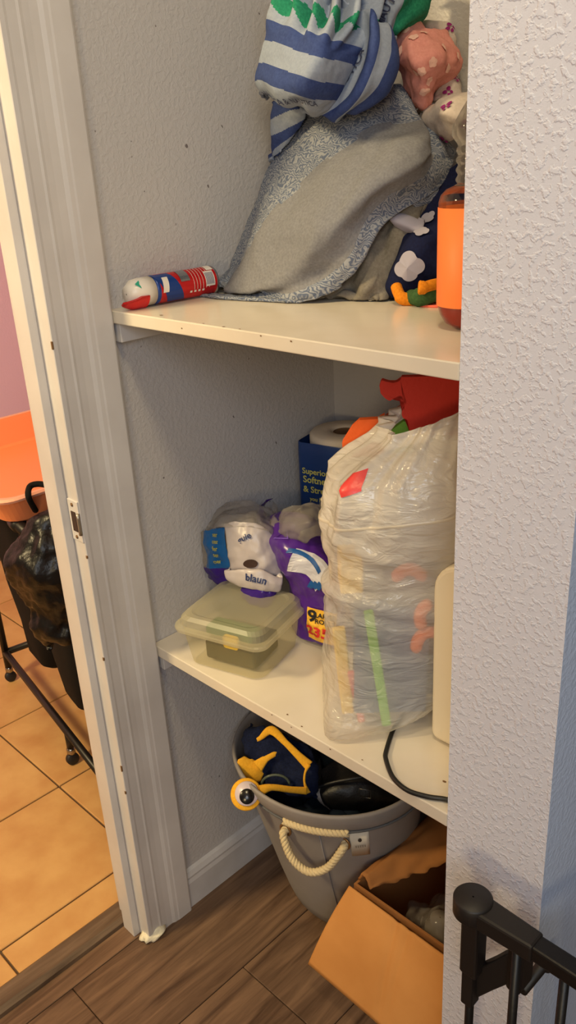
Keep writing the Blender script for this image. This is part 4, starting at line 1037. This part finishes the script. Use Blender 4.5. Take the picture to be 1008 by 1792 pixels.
# ------------------------------------------------------------------ rope-handled tub
TC = (.200, .212); TR = (.180, .163); BC = (.205, .243); BR = (.126, .098); TZ = .358
def tub_S(a, t, off=0):
    k = t**.95
    cx = BC[0]+(TC[0]-BC[0])*k; cy = BC[1]+(TC[1]-BC[1])*k; rx = BR[0]+(TR[0]-BR[0])*k+off; ry = BR[1]+(TR[1]-BR[1])*k+off
    return Vector((cx+rx*math.cos(a), cy+ry*math.sin(a), TZ*t))
def tub():
    e = empty('storage_tub', (.205, .235, 0), 'grey white oval tub with rope handle under lower shelf', 'tub')
    gm = mat('grey_canvas_tub', srgb(146, 138, 134), .6, .25, 60, .35, var=srgb(132, 125, 121), vscale=10, bdist=.001)
    n = 72; vs, fs = [], []
    lv = [(.0, -.012), (.006, -.004), (.02, 0), (.1, .001), (.25, .001), (.4, 0), (.55, 0), (.7, 0), (.84, .0), (.885, .001), (.905, .005), (.93, .0065), (.985, .0065), (1.0, .004), (1.0, 0), (.98, -.002), (.9, -.003), (.5, -.003), (.03, -.004)]
    for t, o_ in lv:
        for k in range(n): vs.append(tub_S(2*math.pi*k/n, t, o_))
    for j in range(len(lv)-1):
        for k in range(n): fs.append((j*n+k, j*n+(k+1) % n, (j+1)*n+(k+1) % n, (j+1)*n+k))
    fs.append(tuple(range(n))[::-1]); fs.append(tuple((len(lv)-1)*n+k for k in range(n)))
    for v in vs: v.z += .001
    mkobj('tub_body', vs, fs, gm, e)
    # angles found from where the handle shows
    def ang(px, py, t):
        best = min(range(360), key=lambda q: ((proj(tub_S(R(q), t))[0]-px)**2 + (1e6 if math.sin(R(q)) > .3 else 0)))
        return R(best)
    def proj(p):
        v = p-CAM; z = v.dot(fwd); return (504+F_PX*v.dot(RT)/z, 896-F_PX*v.dot(UP)/z)
    a1, a2 = R(279), R(316)
    seam_a = R(301)
    tube('seam', [tub_S(seam_a, t, .0006) for t in (.01, .2, .4, .6, .87)], .0012, mat('seam_grey', srgb(128, 124, 126), .7), e, 6)
    rope = mat('cotton_rope', srgb(206, 186, 146), .9, .6, 300)
    def twisted(name, path, r_):
        P = spline(path, 16); vs, fs = [], []
        L_ = 0
        for s_ in range(3):
            q = []
            prev = None; acc = 0
            for i, p in enumerate(P):
                a_ = P[max(0, i-1)]; b_ = P[min(len(P)-1, i+1)]; t = (b_-a_).normalized()
                if prev is None: u = t.cross(Vector((0, 0, 1))); u.normalize()
                else: u = (prev-t*prev.dot(t)).normalized()
                prev = u; w = t.cross(u)
                if i: acc += (p-P[i-1]).length
                th = acc/.020*2*math.pi+s_*2.094
                q.append(p+u*math.cos(th)*r_*.52+w*math.sin(th)*r_*.52)
            v, f = tube_geo(q, r_*.62, 8); b0 = len(vs); vs += v; fs += [tuple(b0+x for x in g_) for g_ in f]
        return mkobj(name, vs, fs, rope, e)
    A = tub_S(a1, .80, -.002); Bq = tub_S(a2, .80, -.002)
    outn = Vector((.15, -1, 0)).normalized()
    mid = (A+Bq)/2
    twisted('rope_handle', [A, A+outn*.012+Vector((0, 0, -.006)), A*.8+Bq*.2+outn*.024+Vector((0, 0, -.040)), mid+outn*.028+Vector((0, 0, -.058)), A*.2+Bq*.8+outn*.024+Vector((0, 0, -.044)), Bq+outn*.012+Vector((0, 0, -.008)), Bq], .0064)
    for p in (A, Bq):
        lathe('grommet', [(.0085, 0), (.012, 0), (.012, .002), (.0085, .002), (.0085, 0)], mat('brass_eyelet', srgb(150, 112, 70), .4, metal=.7), e, 24, Matrix.Translation(p+outn*.0035) @ outn.to_track_quat('Z', 'Y').to_matrix().to_4x4(), caps=False)
    # rope laid along the rim
    twisted('rope_trim', [tub_S(R(q), .895, .007) for q in range(282, 324, 6)], .006)
    tube('rim_cord', [tub_S(R(q), .893, .0045) for q in range(0, 360, 6)], .0022, mat('grey_cord', srgb(92, 92, 94), .8), e, 6, closed=True)
    # sewn tag
    tg = mat('cream_tag', srgb(206, 196, 180), .8); vs = []
    a3 = R(318.5); a4 = R(330)
    n_ = 6
    for j in (.70, .87):
        for i in range(n_+1):
            a = a3+(a4-a3)*i/n_; vs.append(tub_S(a, j, .002))
    tgo = mkobj('sewn_tag', vs, [(i, i+1, n_+2+i, n_+1+i) for i in range(n_)], tg, e)
    tgo.modifiers.new('t', 'SOLIDIFY').thickness = .0012
    inkm = mat('tag_print', srgb(60, 52, 48), .7)
    v2, f2 = blob2d([(0, 0, .0042)], 14)
    def tagmap(v): return [tub_S(a3+(a4-a3)*(.5+x/.042), .785+y/TZ, .0034) for x, y in v]
    mkobj('tag_emblem', tagmap([(x, y*1.2+.013) for x, y in v2]), f2, inkm, e, smooth=False)
    v2 = [(x0_+dx_*.0028, y0_+dy_*.006) for x0_ in (-.011, -.006, -.001, .004, .009) for y0_ in (-.003,) for dx_, dy_ in ((0, 0), (1, 0), (1, 1), (0, 1))]; f2 = [(4*q_, 4*q_+1, 4*q_+2, 4*q_+3) for q_ in range(5)]; mkobj('tag_print_lines', tagmap([(x, y-.004) for x, y in v2]), f2, mat('tag_print_faded', srgb(150, 138, 122), .8), e, smooth=False)
    bd = [(-.017, -.023), (.017, -.023), (.017, .023), (-.017, .023)]
    # ---- contents
    yel = fabric('yellow_felt', srgb(238, 178, 52), srgb(226, 160, 40)); nav = fabric('dark_navy_cloth', srgb(22, 30, 60), srgb(14, 20, 40)); blk = mat('black_nylon', srgb(22, 20, 20), .5, .4, 200)
    grnblue = fabric('dark_teal_cloth', srgb(12, 26, 34), srgb(10, 18, 40))
    # heap of dark fabric filling the tub
    vs, fs = [], []; n = 40
    for j in range(16):
        t = j/15
        for k in range(n):
            a = 2*math.pi*k/n; rr = t
            z = .250+.05*noise.noise(Vector((rr*math.cos(a)*2.5, rr*math.sin(a)*2.2, 1)))+.018*noise.noise(Vector((rr*math.cos(a)*7, rr*math.sin(a)*7, 4)))-.03*t
            b_ = tub_S(a, z/TZ, -.022); c_ = tub_S(a+math.pi, z/TZ, -.022); m_ = (b_+c_)/2
            vs.append(m_+(b_-m_)*rr)
    for j in range(15):
        for k in range(n): fs.append((j*n+k, j*n+(k+1) % n, (j+1)*n+(k+1) % n, (j+1)*n+k))
    o = mkobj('dark_clothing', vs, fs, grnblue); o.modifiers.new('t', 'SOLIDIFY').thickness = .02
    tag(o, 'heap of dark blue and green cloth filling the oval tub', 'clothing')
    # googly eye headband
    hb = empty('eye_headband', at(470, 1380, 1.14), 'yellow costume headband with googly eye hanging over tub rim', 'headband')
    ce = at(431, 1390, 1.135); nrm = (CAM-ce).normalized(); qm = Matrix.Translation(ce) @ nrm.to_track_quat('Z', 'Y').to_matrix().to_4x4() @ Matrix.Rotation(R(0), 4, 'X')
    rr = .0268
    lathe('eye_rim', [(.001, -.006), (rr*.9, -.006), (rr, -.003), (rr, .002), (rr*.93, .0045), (.001, .005)], yel, hb, 40, qm, caps=False)
    lathe('eye_white', [(.001, .0055), (.0202, .0052), (.0205, .0062), (.0195, .009), (.001, .0115)], mat('eye_white_plastic', srgb(206, 190, 196), .3), hb, 40, qm @ Matrix.Translation((0.001, .001, 0)), caps=False)
    lathe('pupil', [(.001, .0122), (.0115, .0116), (.0125, .0108), (.0128, .0100)], mat('pupil_black', srgb(14, 10, 10), .2), hb, 32, qm @ Matrix.Translation((.0008, -.0035, 0)), caps=False)
    def strap(name, P, wds, th_=.006):
        Q = spline(P, 8); ws = [w for w in wds]
        vs, fs = [], []; N = len(Q)
        for i, p in enumerate(Q):
            t = (Q[min(N-1, i+1)]-Q[max(0, i-1)]).normalized(); vd = (CAM-p).normalized(); s_ = t.cross(vd).normalized()
            f_ = i/(N-1)*(len(ws)-1); k = min(len(ws)-2, int(f_)); w = ws[k]+(ws[k+1]-ws[k])*(f_-k)
            for a_, b_ in ((1, .3), (.7, 1), (-.7, 1), (-1, .3), (-1, -.3), (-.7, -1), (.7, -1), (1, -.3)): vs.append(p+s_*w*a_+vd*th_/2*b_)
        for i in range(N-1):
            for k in range(8): fs.append((i*8+k, i*8+(k+1) % 8, (i+1)*8+(k+1) % 8, (i+1)*8+k))
        fs.append(tuple(range(8))); fs.append(tuple((N-1)*8+k for k in range(8)))
        return mkobj(name, vs, fs, yel, hb)
    strap('stalk', [at(455, 1384, 1.133), at(475, 1378, 1.14), at(510, 1382, 1.15), at(537, 1384, 1.16)], [.010, .0055, .0055, .0065])
    strap('second_eye_back', [at(422, 1326, 1.20), at(430, 1340, 1.195), at(448, 1352, 1.19), at(460, 1358, 1.19)], [.006, .016, .018, .010])
    strap('second_stalk', [at(450, 1342, 1.19), at(465, 1328, 1.195), at(480, 1320, 1.20), at(492, 1322, 1.205)], [.012, .006, .005, .006])
    strap('frame_front', [at(440, 1300, 1.225), at(455, 1292, 1.22), at(475, 1278, 1.22), at(500, 1300, 1.20), at(522, 1322, 1.185), at(541, 1340, 1.175)], [.003, .004, .008, .0055, .0065, .009])
    strap('temple', [at(541, 1338, 1.17), at(534, 1352, 1.168), at(533, 1370, 1.165), at(540, 1388, 1.163)], [.0035, .002, .002, .004])
    # navy cloth below eye band
    Nv = [[(430, 1285, 1.24), (460, 1275, 1.235), (500, 1290, 1.22), (545, 1320, 1.21)], [(435, 1310, 1.22), (465, 1310, 1.21), (505, 1320, 1.20), (550, 1345, 1.19)], [(455, 1345, 1.20), (480, 1345, 1.19), (515, 1352, 1.18), (552, 1368, 1.18)], [(470, 1385, 1.185), (495, 1385, 1.175), (520, 1390, 1.17), (552, 1398, 1.175)]]
    o = Net(rowsD(Nv), (.02, .02, .02, .02), .012, 22, 41).build('navy_cloth', nav, None, 50, 50)
    tag(o, 'navy cloth in the oval tub under the yellow eye headband', 'cloth')
    # clear goggle arc
    arc = [at(478+24*math.cos(R(a))+4, 1372-16*math.sin(R(a)), 1.165) for a in range(0, 181, 15)]
    tag(tube('goggle_rim', arc, .0022, film('smoky_plastic', srgb(120, 130, 110), .7), None), 'thin smoky goggle rim in the oval tub', 'goggles')
    # black bag with buckle
    bb = empty('black_pouch', at(620, 1400, 1.15), 'black pouch with white edge and buckle in the oval tub', 'pouch')
    Pq = [[(556, 1375, 1.215), (590, 1350, 1.225), (630, 1338, 1.23), (680, 1350, 1.235), (720, 1380, 1.24)],
          [(553, 1390, 1.185), (590, 1374, 1.18), (635, 1368, 1.185), (680, 1378, 1.195), (722, 1398, 1.215)],
          [(560, 1404, 1.18), (592, 1402, 1.165), (635, 1400, 1.168), (680, 1402, 1.18), (720, 1410, 1.205)],
          [(578, 1416, 1.19), (602, 1420, 1.18), (640, 1420, 1.18), (680, 1414, 1.19), (712, 1415, 1.21)]]
    n5 = Net(rowsD(Pq), (.03, .03, .04, .02), .003, 22, 43); n5.build('pouch', [blk, mat('white_rubber_trim', srgb(200, 186, 176), .6)], bb, 60, 40, lambda u, v: 1 if (-.01 < u < .08 and .1 < v < .95) else 0)
    tube('strap', spline([at(556, 1378, 1.185), at(580, 1370, 1.18), at(620, 1362, 1.175), at(680, 1352, 1.19)], 8), .003, blk, bb)
    sl_ = mat('buckle_metal', srgb(96, 92, 90), .3, metal=.8)
    tube('buckle', [at(639+q[0]*10, 1389+q[1]*7+q[0]*1.5, 1.158) for q in ((-1, -1), (1, -1), (1, 1), (-1, 1))], .0011, sl_, bb, 6, closed=True)
tub()

# ------------------------------------------------------------------ cardboard box
def cbox():
    cb = mat('brown_cardboard', srgb(208, 146, 82), .85, .2, 60, .2, var=srgb(196, 134, 72), vscale=12, bdist=.001)
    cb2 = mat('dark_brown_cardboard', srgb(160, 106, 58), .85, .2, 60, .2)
    e = empty('cardboard_box', (.45, .26, 0), 'open brown cardboard box with flap folded out on the floor', 'box')
    X0, X1, Y0, Y1, Z1 = .350, .588, .100, .430, .225
    th = .004
    box('side_panel', (X0, X0+th, Y0, Y1, .001, Z1), cb2, e); box('side_panel', (X1-th, X1, Y0, Y1, .001, Z1), cb2, e)
    box('side_panel', (X0+th, X1-th, Y0, Y0+th, .001, Z1), cb2, e); box('side_panel', (X0+th, X1-th, Y1-th, Y1, .001, Z1), cb2, e)
    box('bottom_panel', (X0+th, X1-th, Y0+th, Y1-th, .001, .005), cb2, e)
    def flap(name, P, m_, nx=24, ny=16, bend=None, jag=0):
        vs, fs = [], []
        for j in range(ny+1):
            for i in range(nx+1):
                u, v = i/nx, j/ny
                p = P[0]*(1-u)*(1-v)+P[1]*u*(1-v)+P[2]*u*v+P[3]*(1-u)*v
                if bend: p = p+bend(u, v)
                if jag and j == ny: p = p+(P[3]-P[0]).normalized()*jag*noise.noise(Vector((u*9, 3, 1)))
                vs.append(p)
        for j in range(ny):
            for i in range(nx): a = j*(nx+1)+i; fs.append((a, a+1, a+nx+2, a+nx+1))
        o = mkobj(name, vs, fs, m_, e); md = o.modifiers.new('t', 'SOLIDIFY'); md.thickness = th; md.offset = 0
        return o
    f0 = on(612, 1550, 2, Z1+.002); f1 = Vector((.588, f0.y-.004, Z1+.002))
    f3 = on(540, 1686, 2, .08); f2 = on(790, 1900, 2, .05)
    def bend(u, v):
        c = .004*math.exp(-((u-.42-.10*v)/.02)**2)+.003*math.exp(-((u-.52-.05*v)/.02)**2)
        return Vector((0, -.3, 1))*(-c)+Vector((0, -.4, .6))*(.010*math.sin(math.pi*v)*(1-u*.4))
    flap('front_flap', [f0, f1, f2, f3], cb, 60, 24, bend)
    # left flap folds inward over the box
    l0 = Vector((X0+.002, Y0+.010, Z1+.003)); l1 = Vector((X0+.002, Y1-.01, Z1+.003))
    l3 = at(640, 1556, 1.085); l3 = on(648, 1557, 2, Z1-.004); l2 = on(800, 1505, 2, Z1+.004)
    flap('left_flap', [l0, l1, l2, l3], cb2, 30, 14, lambda u, v: Vector((0, 0, .018*math.sin(math.pi*v)+.006*noise.noise(Vector((u*5, v*5, 0))))), .010)
    flap('back_flap', [Vector((X0, Y1, Z1)), Vector((X1, Y1, Z1)), Vector((X1, Y1+.02, Z1+.13)), Vector((X0, Y1+.02, Z1+.13))], cb2, 6, 6)
    # clear bottles in the box
    pl = film('clear_bottle_plastic', srgb(200, 190, 176), .5, .15, .1, 20)
    p = on(770, 1612, 2, Z1-.03)
    prof = [(.020, 0), (.027, .004)]
    for k in range(13): prof += [(.027, .008+k*.013), (.0245, .0145+k*.013)]
    prof += [(.024, .178), (.016, .186), (.016, .196), (.001, .197)]
    tag(lathe('plastic_bottle', prof, pl, None, 28, Matrix.Translation((p.x, p.y, .006)), caps=False), 'clear ribbed plastic bottle standing in the cardboard box', 'bottle')
    cr_ = film('crumpled_bag_film', srgb(200, 190, 180), .35, .15, .8, 30)
    bm = bmesh.new(); bmesh.ops.create_icosphere(bm, subdivisions=5, radius=1)
    for v in bm.verts:
        k = 1+.35*noise.noise(v.co*1.8)+.16*noise.noise(v.co*5)
        v.co = Vector((.455+v.co.x*k*.065, .20+v.co.y*k*.07, max(.008, .085+v.co.z*k*.07)))
    tag(bmobj('plastic_bag', bm, cr_, None, True), 'crumpled clear plastic bag inside the cardboard box', 'bag')
    # crumpled clear plastic in box
cbox()

# ------------------------------------------------------------------ black safety gate
def gate():
    bk = mat('black_powder_coat', srgb(18, 14, 13), .42, .1, 200, .4); bk2 = mat('black_plastic', srgb(24, 18, 16), .5)
    Y = -.080
    hub = on(828, 1572, 1, Y); top = hub.z
    e = empty('safety_gate', (hub.x, Y, 0), 'black metal safety gate fixed to the textured wall end', 'gate')
    lathe('hinge_cap', [(.001, -.024), (.0195, -.024), (.0215, -.021), (.0215, -.002), (.0195, 0), (.001, .0004)], bk2, e, 40, Matrix.Translation((hub.x, Y, top+.002)), caps=False)
    # sleeve + rail
    bm = bmesh.new(); add_box(bm, hub.x+.008, hub.x+.078, Y-.0125, Y+.0125, top-.024, top-.001, bev=.003)
    for v in bm.verts:
        if v.co.x < hub.x+.04: v.co.y = Y+(v.co.y-Y)*1.25
    bmobj('rail_sleeve', bm, bk2, e)
    box('top_rail', (hub.x+.07, 1.42, Y-.0105, Y+.0105, top-.022, top-.003), bk, e, bev=.0025)
    box('bottom_rail', (hub.x-.005, 1.42, Y-.0085, Y+.0085, .035, .052), bk, e, bev=.002)
    bar0 = on(820, 1792, 1, Y).x; bar1 = on(895, 1792, 1, Y).x; sp = bar1-bar0
    tube('bar', [(bar0, Y, .02), (bar0, Y, top-.024)], .0052, bk, e, 16)
    k = 1
    while bar0+sp*k < 1.42:
        tube('bar', [(bar0+sp*k, Y, .04), (bar0+sp*k, Y, top-.02)], .0052, bk, e, 16); k += 1
    # hinge sleeve on the first bar
    bm = bmesh.new(); add_box(bm, bar0-.0095, bar0+.0125, Y-.011, Y+.011, top-.108, top-.022, bev=.003)
    bmobj('hinge_sleeve', bm, bk2, e)
    bm = bmesh.new(); add_box(bm, bar0-.0075, bar0+.0075, Y-.0085, Y+.0085, top-.160, top-.108, bev=.002)
    bmobj('hinge_collar', bm, bk2, e)
    # bracket web from the collar to the wall lug
    pr_ = [(0, -.155), (.0, -.105), (.020, -.080), (.030, -.066), (.044, -.050), (.044, -.098), (.020, -.128)]
    mt = Matrix.Translation((bar0+.004, Y+.006, top)) @ Matrix.Rotation(R(14), 4, 'Z') @ Matrix.Rotation(R(90), 4, 'X')
    prism('bracket_web', pr_, .010, mt, bk2, e, .002)
    bm = bmesh.new(); add_box(bm, bar0+.040, bar0+.058, Y+.004, Y+.036, top-.108, top-.040, bev=.005)
    bmobj('bracket_lug', bm, bk2, e)
    lathe('wall_plate', [(.001, 0), (.010, 0), (.011, .002), (.011, .005), (.007, .008), (.006, .05), (.001, .05)], bk2, e, 28, Matrix.Translation((bar0+.049, -.0005, top-.128)) @ Matrix.Rotation(R(90), 4, 'X'), caps=False)
gate()

# ------------------------------------------------------------------ laundry sorter, trash liner, orange tub
def sorter():
    bk = mat('black_tube_metal', srgb(30, 27, 25), .4, metal=.2, bump=.1, bscale=80); fb = fabric('black_nylon_fabric', srgb(20, 18, 17), srgb(28, 25, 23), sc=200)
    e = empty('laundry_sorter', (-.6, .28, 0), 'black rolling laundry sorter with fabric bags on tile floor', 'laundry sorter')
    o = Vector((-.985, .150, 0)); xd = Vector((.986, -.165, 0)); yd = Vector((.165, .986, 0)); Ln = .76; Dp = .36; zt = .665
    def P(x, y, z): return o+xd*x+yd*y+Vector((0, 0, z))
    for y in (0, Dp):
        tube('frame_tube', [P(0, y, .095), P(Ln, y, .095)], .0095, bk, e)
        tube('frame_tube', [P(0, y, zt), P(Ln, y, zt)], .0125, bk, e)
    for x in (0, Ln):
        tube('frame_tube', [P(x, 0, zt), P(x, Dp, zt)], .0105, bk, e); tube('frame_tube', [P(x, 0, .095), P(x, Dp, .095)], .0095, bk, e)
        for y in (0, Dp):
            tube('leg', [P(x, y, .045), P(x, y, zt)], .0095, bk, e)
    for x in (Ln*.5, ):
        tube('leg', [P(x+.075, 0, .045), P(x+.075, 0, .095)], .0085, bk, e)
    for x in (0, Ln*.5+.075, Ln):
        for y in (0, Dp):
            if 0 < x < Ln and y > 0: continue
            q = P(x, y, 0)
            lathe('caster', [(.003, -.007), (.013, -.007), (.0155, -.005), (.0155, .005), (.013, .007), (.003, .007)], mat('caster_rubber', srgb(26, 24, 24), .5), e, 24, Matrix.Translation(q+Vector((0, 0, .016))) @ Matrix.Rotation(R(78), 4, 'Y') @ Matrix.Rotation(R(8), 4, 'X'))
            lathe('caster_stem', [(.006, .030), (.0105, .032), (.0105, .046), (.006, .050)], mat('chrome', srgb(170, 165, 158), .2, metal=1), e, 16, Matrix.Translation(q))
    for x0, x1 in ((.02, .26), (.27, .50), (.51, .74)):
        vs, fs = [], []; n = 32; lv = [(zt-.008, 1.0), (zt-.06, .99), (.5, .93), (.35, .86), (.22, .78), (.13, .66), (.112, .5)]
        for z, k in lv:
            for i in range(n):
                a = 2*math.pi*i/n; c_, s_ = math.cos(a), math.sin(a)
                x = (x0+x1)/2+(x1-x0)/2*k*math.copysign(abs(c_)**.35, c_); y = Dp/2+(Dp/2-.012)*(k*.6+.4)*math.copysign(abs(s_)**.35, s_)
                vs.append(P(x, y, z)+Vector((1, 1, 0))*.008*noise.noise(Vector((x*12, y*12, z*8))))
        for j in range(len(lv)-1):
            for i in range(n): fs.append((j*n+i, j*n+(i+1) % n, (j+1)*n+(i+1) % n, (j+1)*n+i))
        fs.append(tuple((len(lv)-1)*n+i for i in range(n)))
        ob = mkobj('hanging_bag', vs, fs, fb, e); ob.modifiers.new('t', 'SOLIDIFY').thickness = .003
    ra, rb = on(-30, 862, 2, .668), on(62, 945, 2, .668)
    tube('handle_tube', [ra, rb], .0125, bk, e); tube('rail_collar', [ra*.36+rb*.64, ra*.26+rb*.74], .0165, bk, e)
    sp_ = [on(62, 893, 2, .70), on(50, 870, 2, .755), on(52, 852, 2, .768), on(66, 847, 2, .77), on(84, 850, 2, .765), on(96, 858, 2, .75)]
    tube('carry_strap', spline(sp_, 6), .006, fb, e)
    tube('rail_collar', [P(.62, 0, zt), P(.655, 0, zt)], .0155, bk, e)
    # black liner hanging over the front
    gl = mat('black_liner_film', srgb(10, 9, 9), .36, .8, 30, .4, bdist=.006)
    dd = 1.475
    D = [[(38, 938, 1.50), (62, 905, 1.49), (90, 880, 1.49), (125, 870, 1.5)],
         [(25, 975, 1.48), (55, 950, 1.455), (90, 930, 1.45), (130, 920, 1.46)],
         [(30, 1010, 1.48), (55, 1005, 1.44), (90, 1000, 1.43), (130, 990, 1.44)],
         [(42, 1055, 1.48), (62, 1060, 1.45), (92, 1065, 1.44), (130, 1060, 1.45)],
         [(66, 1095, 1.49), (78, 1105, 1.475), (95, 1110, 1.465), (120, 1110, 1.47)],
         [(78, 1125, 1.50), (84, 1138, 1.49), (92, 1136, 1.49), (100, 1120, 1.49)]]
    n = Net(rowsD(D), (.03, .02, .05, .01), .022, 14, 51, None, None, .25, False)
    o2 = n.build('trash_liner', gl, None, 60, 60, None, .0008)
    tag(o2, 'crumpled glossy black plastic liner draped over the laundry sorter', 'trash bag')
sorter()
def orangetub():
    om = mat('orange_plastic', srgb(250, 150, 98), .35, spec=.4); rim = mat('pale_orange_rim', srgb(250, 178, 148), .35)
    e = empty('orange_basin', (-.58, .16, .69), 'orange plastic basin resting on the black laundry sorter', 'basin')
    cx, cy = -.705, .215; W, D = .275, .24
    def rr(w_, h_, r_, z, n=8):
        out = []
        for ax, ay, a0 in ((w_-r_, -(h_-r_), -90), (w_-r_, h_-r_, 0), (-(w_-r_), h_-r_, 90), (-(w_-r_), -(h_-r_), 180)):
            for i in range(n): a = R(a0+90*i/(n-1)); out.append(Vector((cx+ax+r_*math.cos(a), cy+ay+r_*math.sin(a), z)))
        return out
    z0 = .680; lv = [(W-.035, D-.035, z0), (W-.03, D-.03, z0+.004), (W-.005, D-.005, z0+.060), (W+.006, D+.006, z0+.061), (W+.008, D+.008, z0+.066), (W+.004, D+.004, z0+.070), (W-.006, D-.006, z0+.069), (W-.010, D-.010, z0+.062), (W-.034, D-.034, z0+.008), (W-.045, D-.045, z0+.004)]
    vs, fs, fm = [], [], []; K = 32
    for w_, d_, z in lv: vs += rr(w_, d_, .045, z)
    for j in range(len(lv)-1):
        for k in range(K): fs.append((j*K+k, j*K+(k+1) % K, (j+1)*K+(k+1) % K, (j+1)*K+k)); fm.append(1 if 2 < j < 6 else 0)
    fs.append(tuple(range(K))[::-1]); fs.append(tuple((len(lv)-1)*K+k for k in range(K))); fm += [0, 0]
    me_o = mkobj('basin_body', vs, fs, [om, rim], e, False, fm)
orangetub()
